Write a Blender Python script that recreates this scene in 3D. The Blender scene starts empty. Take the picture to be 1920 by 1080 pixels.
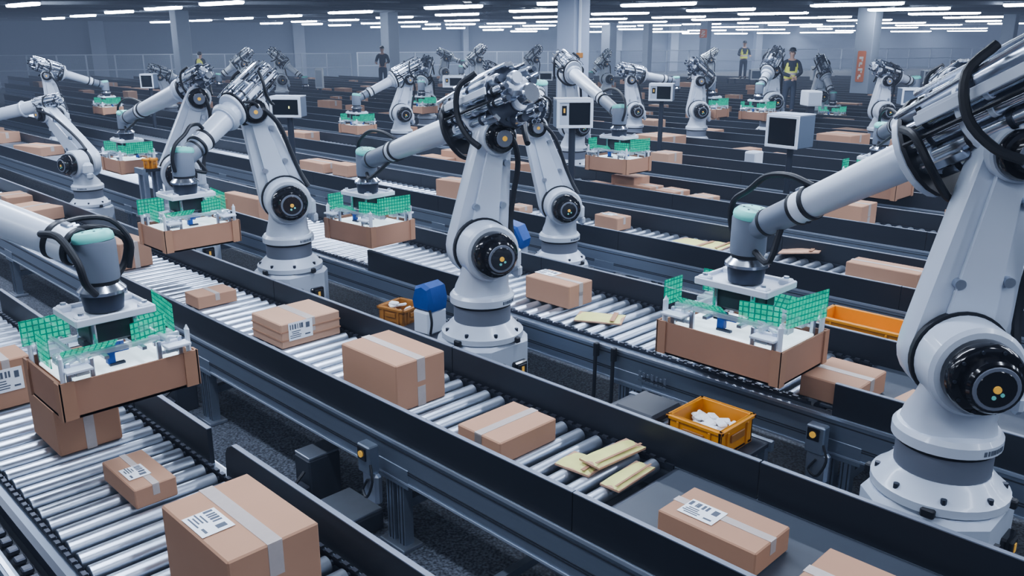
import bpy, bmesh, math, random
from mathutils import Vector, Matrix
random.seed(7)
col = bpy.context.scene.collection
PI = math.pi
# ------------------------------------------------------------------ camera model (photo read as 1920x1080)
F = 1600.0; YH = 70.0; HC = 3.2
th = math.atan((540 - YH) / F); CT, ST = math.cos(th), math.sin(th); R2 = math.sqrt(.5)
def ray(x, y):
    u = (x - 960) / F; v = (540 - y) / F
    r, g, z = u, CT + v * ST, -ST + v * CT
    return Vector(((r - g) * R2, (r + g) * R2, z))
CAM = Vector((0, 0, HC))
def un(x, y, z):                      # photo point on the level plane z
    d = ray(x, y); return CAM + d * ((z - HC) / d.z)
def unY(x, y, Y):                     # photo point on the upright plane of a row
    d = ray(x, y); return CAM + d * (Y / d.y)
def unD(x, y, D):                     # photo point at a level distance D
    d = ray(x, y); return CAM + d * (D / ((d.y - d.x) * R2))
def pj(p):
    r = (p[0] + p[1]) * R2; g = (p[1] - p[0]) * R2; z = p[2] - HC
    dep = g * CT - z * ST; return (960 + F * r / dep, 540 - F * (g * ST + z * CT) / dep, dep)

# ------------------------------------------------------------------ materials
MATS = {}
def mat(name, c, rough=.5, metal=0., var=0., scale=8., bump=0., emit=None, estr=0., alpha=1., coat=0., stretch=None):
    if name in MATS: return MATS[name]
    m = bpy.data.materials.new(name); m.use_nodes = True
    nt = m.node_tree; b = nt.nodes['Principled BSDF']
    b.inputs['Base Color'].default_value = (*c, 1); b.inputs['Roughness'].default_value = rough
    b.inputs['Metallic'].default_value = metal
    if coat: b.inputs['Coat Weight'].default_value = coat
    if alpha < 1: b.inputs['Alpha'].default_value = alpha
    if emit: b.inputs['Emission Color'].default_value = (*emit, 1); b.inputs['Emission Strength'].default_value = estr
    if var or bump:
        tc = nt.nodes.new('ShaderNodeTexCoord'); n = nt.nodes.new('ShaderNodeTexNoise')
        n.inputs['Scale'].default_value = scale; n.inputs['Detail'].default_value = 4
        src = tc.outputs['Object']
        if stretch:
            mp = nt.nodes.new('ShaderNodeMapping'); mp.inputs['Scale'].default_value = stretch
            nt.links.new(src, mp.inputs[0]); src = mp.outputs[0]
        nt.links.new(src, n.inputs['Vector'])
        if var:
            mx = nt.nodes.new('ShaderNodeMix'); mx.data_type = 'RGBA'
            mx.inputs[6].default_value = (*[k * (1 - var) for k in c], 1)
            mx.inputs[7].default_value = (*[min(1, k * (1 + var)) for k in c], 1)
            nt.links.new(n.outputs['Fac'], mx.inputs[0]); nt.links.new(mx.outputs[2], b.inputs['Base Color'])
        if bump:
            bp = nt.nodes.new('ShaderNodeBump'); bp.inputs['Strength'].default_value = bump
            bp.inputs['Distance'].default_value = .01
            nt.links.new(n.outputs['Fac'], bp.inputs['Height']); nt.links.new(bp.outputs[0], b.inputs['Normal'])
    MATS[name] = m; return m
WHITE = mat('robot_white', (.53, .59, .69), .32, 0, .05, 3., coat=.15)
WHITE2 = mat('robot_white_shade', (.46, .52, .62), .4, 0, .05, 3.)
GREY = mat('wrist_grey', (.20, .235, .30), .42, .1, .06, 4.)
RING = mat('ring_grey', (.16, .18, .23), .5, .1)
TEAL = mat('cap_teal', (.22, .66, .60), .45)
BLACK = mat('black_gloss', (.008, .009, .013), .16, 0, coat=.5)
RUB = mat('black_rubber', (.012, .015, .022), .5)
GOLD = mat('gold_mark', (.75, .45, .08), .35, .3, emit=(.9, .5, .1), estr=.25)
CHROME = mat('polished_metal', (.66, .71, .80), .2, .95, .10, 9.)
STEEL = mat('brushed_steel', (.50, .55, .64), .36, .9, .08, 12.)
DARKM = mat('dark_metal', (.05, .06, .085), .38, .6)
ALU = mat('aluminium_profile', (.27, .32, .40), .40, .75, .06, 5., stretch=(1, 8, 8))
ALUL = mat('aluminium_edge', (.62, .68, .78), .3, .8)
SLOT = mat('profile_slot', (.03, .036, .05), .6, .2)
GUARD = mat('guard_board', (.016, .020, .030), .42, 0, .18, 2.5, stretch=(1, 3, 3))
GUARDE = mat('guard_edge', (.20, .23, .29), .45, .3)
BELT = mat('belt_rubber', (.050, .062, .085), .48, 0, .12, 3.)
ROLL = mat('roller_steel', (.50, .56, .66), .33, .85, .05, 6.)
CHAIN = mat('chain_steel', (.09, .10, .13), .45, .7, .3, 40.)
def card(name, c):
    return mat(name, c, .78, 0, .07, 3., .05)
CARD = [card('cardboard', (.445, .258, .17)), card('cardboard_pale', (.50, .31, .215)), card('cardboard_tan', (.395, .222, .14))]
CARDD = card('cardboard_tray', (.385, .215, .142))
TAPE = mat('packing_tape', (.70, .64, .62), .3, 0, .08, 30., alpha=.62)
PAPER = mat('label_paper', (.82, .86, .92), .6)
INK = mat('label_ink', (.10, .12, .16), .7)
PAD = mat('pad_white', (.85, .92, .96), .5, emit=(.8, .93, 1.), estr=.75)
CLEAR = mat('clear_plastic', (.62, .72, .78), .15, .3, alpha=.6)
BLUE = mat('blue_plastic', (.012, .075, .32), .45, 0, .25, 14.)
ORANGE = mat('orange_plastic', (.72, .29, .018), .45, 0, .08, 6.)
AMBER = mat('amber_plastic', (.40, .17, .03), .45, 0, .2, 12.)
SCREEN = mat('black_screen', (.010, .013, .018), .12)
CABI = mat('cabinet_grey', (.44, .50, .60), .42, 0, .04, 4.)
CABF = mat('cabinet_frame', (.66, .72, .82), .35)
CABS = mat('cabinet_side', (.10, .13, .185), .5)
MAIL = mat('yellow_mailer', (.66, .66, .26), .6, 0, .16, 9.)
VEST = mat('vest_yellow', (.66, .72, .16), .7, emit=(.6, .7, .1), estr=.25)  # faint glow put into the yellow to brighten the vest; cloth gives no light
REFL = mat('reflective_tape', (.55, .52, .50), .4)
CLOTH = mat('work_cloth', (.045, .055, .08), .85, 0, .15, 20.)
SKIN = mat('skin', (.58, .38, .30), .6)
HAT = mat('hat_dark', (.03, .036, .05), .4)
LAMP = mat('lamp_tube', (1, 1, 1), .4, emit=(.86, .93, 1.), estr=26)
LAMPB = mat('lamp_body', (.40, .45, .53), .5)
COLM = mat('column_paint', (.34, .40, .52), .6, 0, .05, .8)
WALLM = mat('wall_paint', (.21, .255, .345), .75, 0, .07, .25)
PIPE = mat('pipe_grey', (.12, .14, .18), .5, .4)
FENCE = mat('fence_rail', (.46, .52, .62), .45, .3)
SIGN = mat('sign_orange', (.60, .17, .06), .5)
SIGNW = mat('sign_white', (.85, .82, .8), .5)
DARKBOX = mat('dark_housing', (.035, .042, .058), .45, .1, .15, 6.)

def node_mats():
    # speckled dark carpet-like floor
    m = bpy.data.materials.new('speckled_floor'); m.use_nodes = True; nt = m.node_tree; b = nt.nodes['Principled BSDF']
    tc = nt.nodes.new('ShaderNodeTexCoord'); n = nt.nodes.new('ShaderNodeTexNoise'); n.inputs['Scale'].default_value = 55; n.inputs['Detail'].default_value = 8
    r = nt.nodes.new('ShaderNodeValToRGB'); r.color_ramp.elements[0].position = .36; r.color_ramp.elements[0].color = (.018, .023, .034, 1)
    r.color_ramp.elements[1].position = .68; r.color_ramp.elements[1].color = (.16, .18, .225, 1)
    nt.links.new(tc.outputs['Object'], n.inputs['Vector']); nt.links.new(n.outputs['Fac'], r.inputs[0]); nt.links.new(r.outputs[0], b.inputs['Base Color'])
    b.inputs['Roughness'].default_value = .7; MATS['floor'] = m
    # dark ceiling
    m = bpy.data.materials.new('dark_ceiling'); m.use_nodes = True; nt = m.node_tree; b = nt.nodes['Principled BSDF']
    tc = nt.nodes.new('ShaderNodeTexCoord'); mp = nt.nodes.new('ShaderNodeMapping'); mp.inputs['Scale'].default_value = (.25, 2.2, 1)
    n = nt.nodes.new('ShaderNodeTexNoise'); n.inputs['Scale'].default_value = 1.2; n.inputs['Detail'].default_value = 6
    r = nt.nodes.new('ShaderNodeValToRGB'); r.color_ramp.elements[0].position = .35; r.color_ramp.elements[0].color = (.035, .042, .06, 1)
    r.color_ramp.elements[1].position = .7; r.color_ramp.elements[1].color = (.15, .175, .225, 1)
    nt.links.new(tc.outputs['Object'], mp.inputs[0]); nt.links.new(mp.outputs[0], n.inputs['Vector']); nt.links.new(n.outputs['Fac'], r.inputs[0]); nt.links.new(r.outputs[0], b.inputs['Base Color'])
    b.inputs['Roughness'].default_value = .8; MATS['ceiling'] = m
    # glowing teal grid of the gripper panels: see-through cells between bright lines
    m = bpy.data.materials.new('teal_grid'); m.use_nodes = True; nt = m.node_tree
    nt.nodes.remove(nt.nodes['Principled BSDF']); out = nt.nodes['Material Output']
    tc = nt.nodes.new('ShaderNodeTexCoord'); sp = nt.nodes.new('ShaderNodeSeparateXYZ'); nt.links.new(tc.outputs['Object'], sp.inputs[0])
    def M(op, a, b=None):
        k = nt.nodes.new('ShaderNodeMath'); k.operation = op
        for i, v in enumerate((a, b)):
            if v is None: continue
            if isinstance(v, (int, float)): k.inputs[i].default_value = v
            else: nt.links.new(v, k.inputs[i])
        return k.outputs[0]
    lx = M('LESS_THAN', M('FRACT', M('MULTIPLY', sp.outputs[0], 27.)), .22)
    lz = M('LESS_THAN', M('FRACT', M('MULTIPLY', sp.outputs[2], 27.)), .22)
    line = M('MAXIMUM', lx, lz)
    n = nt.nodes.new('ShaderNodeTexNoise'); n.inputs['Scale'].default_value = 16.; n.inputs['Detail'].default_value = 6
    nt.links.new(tc.outputs['Object'], n.inputs['Vector'])
    cell = M('MULTIPLY', M('SUBTRACT', n.outputs['Fac'], .22), 1.9)
    fac = M('MINIMUM', M('MAXIMUM', M('ADD', cell, M('MULTIPLY', line, .15)), .30), .92)
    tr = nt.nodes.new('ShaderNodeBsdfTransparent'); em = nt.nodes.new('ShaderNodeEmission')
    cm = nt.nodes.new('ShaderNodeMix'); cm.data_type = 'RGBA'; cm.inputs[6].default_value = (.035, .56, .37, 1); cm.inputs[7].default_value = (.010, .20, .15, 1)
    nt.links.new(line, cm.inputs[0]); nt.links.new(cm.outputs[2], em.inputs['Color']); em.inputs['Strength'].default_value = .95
    mx = nt.nodes.new('ShaderNodeMixShader')
    nt.links.new(fac, mx.inputs[0]); nt.links.new(tr.outputs[0], mx.inputs[1]); nt.links.new(em.outputs[0], mx.inputs[2]); nt.links.new(mx.outputs[0], out.inputs[0])
    MATS['grid'] = m
    # fence wire mesh, seen as a fine weave
    m = bpy.data.materials.new('wire_mesh'); m.use_nodes = True; nt = m.node_tree
    b = nt.nodes['Principled BSDF']; b.inputs['Base Color'].default_value = (.4, .46, .56, 1)
    tc = nt.nodes.new('ShaderNodeTexCoord'); sp = nt.nodes.new('ShaderNodeSeparateXYZ'); nt.links.new(tc.outputs['Object'], sp.inputs[0])
    lx = M('LESS_THAN', M('FRACT', M('MULTIPLY', sp.outputs[0], 16.)), .14); lz = M('LESS_THAN', M('FRACT', M('MULTIPLY', sp.outputs[2], 16.)), .14)
    nt.links.new(M('MAXIMUM', lx, lz), b.inputs['Alpha']); MATS['mesh'] = m
node_mats()

# ------------------------------------------------------------------ mesh builder
class MB:
    def __init__(s): s.v = []; s.f = []; s.m = []; s.mats = []
    def mi(s, m):
        if m not in s.mats: s.mats.append(m)
        return s.mats.index(m)
    def add(s, vs, fs, m, M=None):
        o = len(s.v); k = s.mi(m)
        s.v += [tuple(M @ Vector(p)) if M else tuple(p) for p in vs]
        s.f += [tuple(i + o for i in f) for f in fs]; s.m += [k] * len(fs); return s
    def box(s, c, d, m, b=0., M=None):
        x, y, z = d[0] / 2, d[1] / 2, d[2] / 2
        if not b:
            vs = [(c[0] + i * x, c[1] + j * y, c[2] + k * z) for k in (-1, 1) for j in (-1, 1) for i in (-1, 1)]
            return s.add(vs, [(0, 2, 3, 1), (4, 5, 7, 6), (0, 1, 5, 4), (2, 6, 7, 3), (1, 3, 7, 5), (0, 4, 6, 2)], m, M)
        b = min(b, x * .9, y * .9, z * .9)
        bm = bmesh.new(); bmesh.ops.create_cube(bm, size=1)
        for v in bm.verts: v.co = Vector((v.co.x * 2 * x, v.co.y * 2 * y, v.co.z * 2 * z))
        bmesh.ops.bevel(bm, geom=bm.edges[:], offset=b, segments=1, affect='EDGES', profile=.5)
        bm.verts.index_update()
        vs = [(v.co.x + c[0], v.co.y + c[1], v.co.z + c[2]) for v in bm.verts]; fs = [[v.index for v in f.verts] for f in bm.faces]
        bm.free(); return s.add(vs, fs, m, M)
    def bar(s, p, q, w, h, m, up=(0, 0, 1)):
        p, q = Vector(p), Vector(q); d = q - p; L = d.length
        return s.box((L / 2, 0, 0), (L, w, h), m, 0, frame(p, d, up))
    def lathe(s, prof, m, n=24, M=None, cap=True):      # prof [(r,z)], turned about z
        vs = []; fs = []
        for r, z in prof:
            for i in range(n):
                a = 2 * PI * i / n; vs.append((r * math.cos(a), r * math.sin(a), z))
        for k in range(len(prof) - 1):
            for i in range(n):
                j = (i + 1) % n; fs.append((k * n + i, k * n + j, (k + 1) * n + j, (k + 1) * n + i))
        if cap:
            fs.append(tuple(range(n - 1, -1, -1))); o = (len(prof) - 1) * n; fs.append(tuple(o + i for i in range(n)))
        return s.add(vs, fs, m, M)
    def cyl(s, p, q, r, m, n=20, r2=None, b=0.):
        p, q = Vector(p), Vector(q); d = q - p; L = d.length; r2 = r if r2 is None else r2
        M = frame(p, d, (0, 0, 1) if abs(d.normalized().z) < .9 else (1, 0, 0)) @ Matrix(((0, 0, 1, 0), (1, 0, 0, 0), (0, 1, 0, 0), (0, 0, 0, 1)))
        prof = [(r, 0), (r2, L)] if not b else [(r - b, 0), (r, b), (r2, L - b), (r2 - b, L)]
        return s.lathe(prof, m, n, M)
    def tube(s, pts, r, m, n=8, sm=4):
        pts = [Vector(p) for p in pts]
        if sm > 1 and len(pts) > 2:
            P = [pts[0] * 2 - pts[1]] + pts + [pts[-1] * 2 - pts[-2]]; o = []
            for i in range(1, len(P) - 2):
                for k in range(sm):
                    t = k / sm; a, b, c, d = P[i - 1:i + 3]
                    o.append(.5 * ((2 * b) + (c - a) * t + (2 * a - 5 * b + 4 * c - d) * t * t + (3 * b - a - 3 * c + d) * t ** 3))
            pts = o + [pts[-1]]
        vs = []; fs = []; up = None
        for i, p in enumerate(pts):
            t = (pts[min(i + 1, len(pts) - 1)] - pts[max(i - 1, 0)]).normalized()
            if up is None: up = Vector((0, 0, 1)) if abs(t.z) < .9 else Vector((1, 0, 0))
            x = t.cross(up); x.normalize(); up = x.cross(t).normalized()
            for k in range(n):
                a = 2 * PI * k / n; vs.append(p + x * (r * math.cos(a)) + up * (r * math.sin(a)))
        for i in range(len(pts) - 1):
            for k in range(n):
                j = (k + 1) % n; fs.append((i * n + k, i * n + j, (i + 1) * n + j, (i + 1) * n + k))
        fs.append(tuple(range(n - 1, -1, -1))); o = (len(pts) - 1) * n; fs.append(tuple(o + k for k in range(n)))
        return s.add(vs, fs, m)
    def prism(s, poly, y0, y1, m, M=None, b=0.):       # poly [(x,z)] run from y0 to y1, bevelled rims
        n = len(poly); cx = sum(p[0] for p in poly) / n; cz = sum(p[1] for p in poly) / n
        def ins(p):
            d = math.hypot(p[0] - cx, p[1] - cz) or 1; k = 1 - b / d; return (cx + (p[0] - cx) * k, cz + (p[1] - cz) * k)
        rings = [(poly, y0), (poly, y1)] if not b else [([ins(p) for p in poly], y0), (poly, y0 + b), (poly, y1 - b), ([ins(p) for p in poly], y1)]
        vs = [(p[0], y, p[1]) for pl, y in rings for p in pl]; fs = []
        for k in range(len(rings) - 1):
            for i in range(n):
                j = (i + 1) % n; fs.append((k * n + i, (k + 1) * n + i, (k + 1) * n + j, k * n + j))
        fs.append(tuple(range(n))); o = (len(rings) - 1) * n; fs.append(tuple(o + i for i in range(n - 1, -1, -1)))
        return s.add(vs, fs, m, M)
    def mesh(s, name, smooth=35):
        me = bpy.data.meshes.new(name); me.from_pydata(s.v, [], s.f)
        for m in s.mats: me.materials.append(m)
        me.polygons.foreach_set('material_index', s.m)
        bm = bmesh.new(); bm.from_mesh(me); bmesh.ops.recalc_face_normals(bm, faces=bm.faces[:]); bm.to_mesh(me); bm.free()
        if smooth:
            me.polygons.foreach_set('use_smooth', [True] * len(me.polygons)); me.set_sharp_from_angle(angle=math.radians(smooth))
        me.update(); return me
    def build(s, name, parent=None, M=None, smooth=35): return put(name, s.mesh(name, smooth), parent, M)
def frame(p, d, up):                      # x along d, z as near to up as it goes
    x = Vector(d).normalized(); y = Vector(up).cross(x)
    if y.length < 1e-4: y = Vector((0, 1, 0)).cross(x)
    y.normalize(); z = x.cross(y)
    M = Matrix((x, y, z)).transposed().to_4x4(); M.translation = Vector(p); return M
def put(name, me, parent=None, M=None):
    o = bpy.data.objects.new(name, me); col.objects.link(o)
    if parent: o.parent = parent
    if M is not None: o.matrix_basis = M
    return o
def tag(o, label=None, cat=None, group=None, kind=None):
    if label: o['label'] = label
    if cat: o['category'] = cat
    if group: o['group'] = group
    if kind: o['kind'] = kind
    return o
def thing(name, label, cat, loc=(0, 0, 0), rz=0, group=None):
    o = bpy.data.objects.new(name, None); col.objects.link(o); o.empty_display_size = .2
    o.location = loc; o.rotation_euler = (0, 0, rz); return tag(o, label, cat, group)
T = Matrix.Translation
def RZ(a): return Matrix.Rotation(a, 4, 'Z')

# ------------------------------------------------------------------ the hall
FWD = Vector((-R2, R2, 0)); RGT = Vector((R2, R2, 0))
def slab(name, c, d, m, M=None): return tag(MB().box((0, 0, 0), d, m).build(name, None, (M or Matrix()) @ T(c), 0), kind='structure')
YAW = RZ(math.radians(45))
slab('floor', (12, 45, -.05), (190, 170, .1), MATS['floor'], YAW)
CZ = 4.55
slab('ceiling', (12, 45, CZ + .1), (190, 170, .2), MATS['ceiling'], YAW)
wl = unD(-400, 100, 58); wr = unD(2300, 100, 126); wl.z = wr.z = 0
d = wr - wl; Mw = frame(wl, d, (0, 0, 1))
tag(MB().box((d.length / 2, .15, CZ / 2), (d.length, .3, CZ), WALLM).build('wall_back', None, Mw, 0), kind='structure')
def wall_D(x):                               # level distance of the back wall behind a photo column
    r = ray(x, 100); q = Vector((r.x, r.y)); n = Vector((-d.y, d.x)); t = (wl.xy.dot(n)) / q.dot(n)
    return ((q.y - q.x) * R2) * t
k = 0
for x, w in ((185, 1.0), (561, .9), (872, .5), (1150, 1.6), (1262, .9), (1420, .8)):
    k += 1; D = wall_D(x) - .35; p = unD(x, 90, D); p.z = CZ / 2
    tag(MB().box((0, 0, 0), (w, .5, CZ), COLM).build('trim_%d' % k, None, T(p) @ Mw.to_3x3().to_4x4(), 0), kind='structure')
# pipes and ducts under the ceiling
for i in range(30):
    k += 1; b = MB(); D = 27 + i * 1.55
    if i % 3 == 0: b.box((0, 0, 0), (70, .28, .16), PIPE)
    else: b.cyl((-35, 0, 0), (35, 0, 0), .05 + .03 * (i % 2), PIPE, 8)
    p = FWD * D + RGT * random.uniform(-8, 12) + Vector((0, 0, CZ - .12 - .05 * (i % 2)))
    tag(b.build('trim_%d' % k, None, T(p) @ RZ(math.radians(45 if i % 2 else 135 + random.choice((-45, 0, 0, 45))))), kind='structure')

GAPS = [4.58, 7.13, 9.75] + [12.35 + 2.65 * i for i in range(18)]
def snap(x, y, D, lim=.16):               # nearest level distance at which this photo point stands in a gap between conveyors
    best = None
    for i in range(-60, 61):
        d = D * (1 + lim * i / 60); p = unD(x, y, d); e = min(abs(p.y - g) for g in GAPS)
        k = (max(e - .12, 0) * 3 + abs(d - D) / D)
        if best is None or k < best[0]: best = (k, d)
    return best[1]
# columns
COLS = []
def column(x, D, w, label, pipe=False, sign=None, rz=0.):
    p = unD(x, 100, snap(x, 100, D)); p.z = 0
    t = thing('concrete_column', label, 'column', p, rz); COLS.append((p.x, p.y, w))
    MB().box((0, 0, CZ / 2), (w, w, CZ), COLM, .02).build('shaft', t)
    if pipe:
        MB().cyl((w / 2 + .05, -.15, 0), (w / 2 + .05, -.15, CZ), .04, CABF, 10).build('drain_pipe', t)
        MB().box((w / 2 + .05, -.15, 2.75), (.14, .14, .13), AMBER, .01).build('junction_box', t)
    if sign:
        z, hw, hh = sign; b = MB(); n = 10; poly = []
        for cx, cz, a0 in ((1, 1, 0), (-1, 1, 90), (-1, -1, 180), (1, -1, 270)):
            for q in range(4):
                a = math.radians(a0 + q * 30); poly.append((cx * (hw - .05) + .05 * math.cos(a), cz * (hh - .05) + .05 * math.sin(a)))
        b.prism(poly, -.015, .015, SIGN)
        for j, zz in enumerate((.55, .2, -.2, -.6)):
            b.box((0, -.018, zz * hh), (hw * (1.0, .7, 1.1, .5)[j], .006, hh * .16), SIGNW)
            b.box((hw * .3 * (-1) ** j, -.018, zz * hh - hh * .12), (hw * .3, .006, hh * .2), SIGNW)
        b.build('warning_sign', t, T((0, -w / 2 - .02, z)))
    return t
column(343, 40, .62, 'grey square column at left behind the back-turned worker')
column(732, 44, .62, 'grey square column left of centre beside the standing dark-clad worker')
column(1074, 24.5, .62, 'large pale column at centre behind the big terminal', True)
column(1624, 36, .74, 'grey column right of centre with an orange warning sign', False, (2.05, .17, .62))
column(1886, 44, .60, 'grey square column near the right edge of the photo')
column(1321, 62, .56, 'thin distant column with a small orange round mark', False, (3.45, .28, .28))
column(1213, 74, .56, 'thinnest and most distant grey column right of centre')
column(1141, 80, .9, 'distant grey column standing just right of the large pale column')

# fence along the back
def fence(x0, x1, label, n):
    a = unD(x0, 150, wall_D(x0) - 6); c = unD(x1, 150, wall_D(x1) - 9); a.z = c.z = 0; dd = c - a; L = dd.length
    t = thing('wire_fence', label, 'fence', a); M = frame((0, 0, 0), dd, (0, 0, 1))
    for i in range(n + 1): MB().box((L * i / n, 0, 1.05), (.09, .09, 2.1), FENCE).build('post', t, M)
    for z in (2.08, 1.1, .1): MB().box((L / 2, 0, z), (L, .06, .06), FENCE).build('rail', t, M)
    MB().add([(0, 0, .1), (L, 0, .1), (L, 0, 2.08), (0, 0, 2.08)], [(0, 1, 2, 3)], MATS['mesh']).build('mesh_panel', t, M, 0)
fence(-60, 660, 'long wire mesh fence on the left in front of the back wall', 14)
fence(672, 1330, 'middle wire mesh fence in front of the back wall', 14)
fence(1340, 1990, 'right-hand wire mesh fence in front of the back wall', 16)

# ceiling strip lights, placed where the photo shows each one
LT = [(17,12,67,0),(200,22,245,18),(275,15,335,11),(378,6,450,0),(82,34,117,31),(135,29,175,26),(284,41,321,38),(357,38,394,35),(424,34,471,31),
(505,30,562,26),(490,43,527,41),(548,40,591,37),(568,45,602,42),(618,23,694,18),(618,37,670,34),(618,47,655,44),(707,32,771,29),(679,43,718,41),(697,50,718,48),
(749,41,799,38),(754,49,786,47),(799,44,824,44),(794,53,824,51),(798,14,899,7),(818,27,894,23),(835,38,896,35),(837,45,889,43),(839,52,870,50),
(914,44,983,40),(900,50,957,47),(907,56,942,53),(957,20,1043,15),(964,32,1043,28),(981,48,1040,45),(968,54,1026,51),(959,58,1005,56),(1011,5,1053,2),(1007,40,1048,38),
(1110,26,1213,20),(1106,35,1173,32),(1165,9,1300,2),(1107,44,1140,42),(1223,33,1320,27),(1161,42,1248,37),(1107,50,1190,46),(1107,60,1150,56),(1196,48,1275,44),(1160,55,1240,51),(1210,60,1290,56),
(1288,20,1412,12),(1384,26,1512,20),(1297,37,1402,32),(1481,33,1594,28),(1383,43,1476,39),(1440,47,1540,43),(1550,38,1670,34),(1280,45,1350,42),(1330,51,1420,47),(1290,57,1360,54),(1380,56,1470,52),(1420,62,1480,59),(1533,54,1560,52),(1500,50,1600,46),
(1519,9,1690,2),(1627,18,1778,11),(1703,26,1836,20),(1768,33,1907,27),(1605,44,1733,39),(1678,47,1802,44),(1744,54,1850,50),(1811,39,1877,36),(1852,44,1930,41),(1883,8,1960,4),(1640,52,1720,49),(1670,59,1745,56),(1567,57,1603,55),(1500,61,1598,58),(1776,58,1850,55),(1280,62,1310,60),(1340,63,1400,60)]
tubeM = MB().box((0, 0, -.03), (1, .30, .12), LAMP, .03).mesh('tube')
bodyM = MB().box((0, 0, .03), (1.02, .34, .05), LAMPB, .01).box((-.35, 0, .10), (.01, .02, .16), LAMPB).box((.35, 0, .10), (.01, .02, .16), LAMPB).mesh('housing')
LT.sort(key=lambda l: (round((l[1] + l[3]) / 12), l[0]))
ORD = ['first', 'second', 'third', 'fourth', 'fifth', 'sixth', 'seventh', 'eighth', 'ninth', 'tenth', 'eleventh', 'twelfth', 'thirteenth', 'fourteenth', 'fifteenth', 'sixteenth', 'seventeenth', 'eighteenth', 'nineteenth', 'twentieth']
def ordn(i): return ORD[i] if i < len(ORD) else 'number %d' % (i + 1)
rowc = {}; LP = []
for (x0, y0, x1, y1) in LT:
    xm, ym = (x0 + x1) / 2, (y0 + y1) / 2 + .8
    D = min(1.2 * 1738 / (YH - ym), wall_D(xm) - 4 - 10 * (1 - min(1, ym / 64)))
    p = unD(xm, ym, D)
    if p.z > CZ - .24: p = un(xm, ym, CZ - .24)
    for _ in range(12):
        if not any(abs(p.y - c[1]) < c[2] / 2 + .25 and abs(p.x - c[0]) < 3.4 for c in COLS): break
        q = p - CAM; p = CAM + q * .97
    for _ in range(25):
        if not any(abs(p.y - c[1]) < .42 and abs(p.z - c[2]) < .5 and abs(p.x - c[0]) < 8 for c in LP): break
        q = p - CAM; p = CAM + q * .985
    LP.append(tuple(p)); want = x1 - x0; L = 1.
    for _ in range(6):
        L *= want / max(1, abs(pj(p + Vector((L / 2, 0, 0)))[0] - pj(p - Vector((L / 2, 0, 0)))[0]))
    r = round((y0 + y1) / 12); i = rowc.get(r, 0); rowc[r] = i + 1
    t = thing('strip_light', 'white ceiling strip light, %s from left in the %s band of lights from the top' % (ordn(i), ordn(r)), 'ceiling light', p, 0, 'strip lights under the ceiling')
    put('light_tube', tubeM, t, Matrix.Diagonal((L, 1, 1, 1))); put('housing', bodyM, t, Matrix.Diagonal((L, 1, 1, 1)))
    b = MB(); [b.box((q * L * .36, 0, (CZ - p.z + .05) / 2), (.012, .012, CZ - p.z - .05), LAMPB) for q in (-1, 1)]; b.build('hanger', t, None, 0)

# ------------------------------------------------------------------ conveyors
ZR = .8                                        # top of rollers and belts
rollM = MB().cyl((0, .03, -.045), (0, .97, -.045), .045, ROLL, 18, b=.004).cyl((0, -.01, -.045), (0, 1.01, -.045), .016, DARKM, 8).mesh('roller')
def profile(b, x0, x1, y, z0, z1, w=.06, side=-1):
    h = z1 - z0; b.box(((x0 + x1) / 2, y, (z0 + z1) / 2), (x1 - x0, w, h), ALU)
    for zf in (.30, .36, .80):                   # grooves and bright edges on the outer face
        b.box(((x0 + x1) / 2, y + side * (w / 2 + .001), z0 + h * zf), (x1 - x0, .004, h * .035), SLOT)
    b.box(((x0 + x1) / 2, y + side * (w / 2 + .004), z1 - .012), (x1 - x0, .012, .02), ALUL)
    b.box(((x0 + x1) / 2, y + side * (w / 2 + .003), z0 + .01), (x1 - x0, .008, .014), ALUL)
def guard(t, x0, x1, y, z0=.765, z1=.99, name='side_guard', curve=0):
    b = MB(); c = .10
    poly = [(x0, z0), (x1, z0), (x1, z1)] + ([(x0, z1)] if not curve else [(x0 + c, z1), (x0 + .04, z1 - .03), (x0 + .01, z1 - .08)])
    b.prism(poly, y - .014, y + .014, GUARD)
    b.box(((x0 + x1) / 2 + (c / 2 if curve else 0), y, z1 + .002), (x1 - x0 - (c if curve else 0), .03, .006), GUARDE)
    return b.build(name, t, None, 0)
def leg(t, x, y, yo):
    b = MB()
    for dx in (-.055, .055):
        b.box((x + dx, y, .27), (.07, .07, .50), ALU)
        for gx in (-.017, .017): b.box((x + dx + gx, y - .036, .27), (.008, .004, .50), SLOT)
    b.box((x, y, .015), (.26, .16, .03), STEEL, .005)
    b.box((x, y - .02, .53), (.30, .05, .14), ALU, .004)
    return b.build('leg', t)
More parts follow.
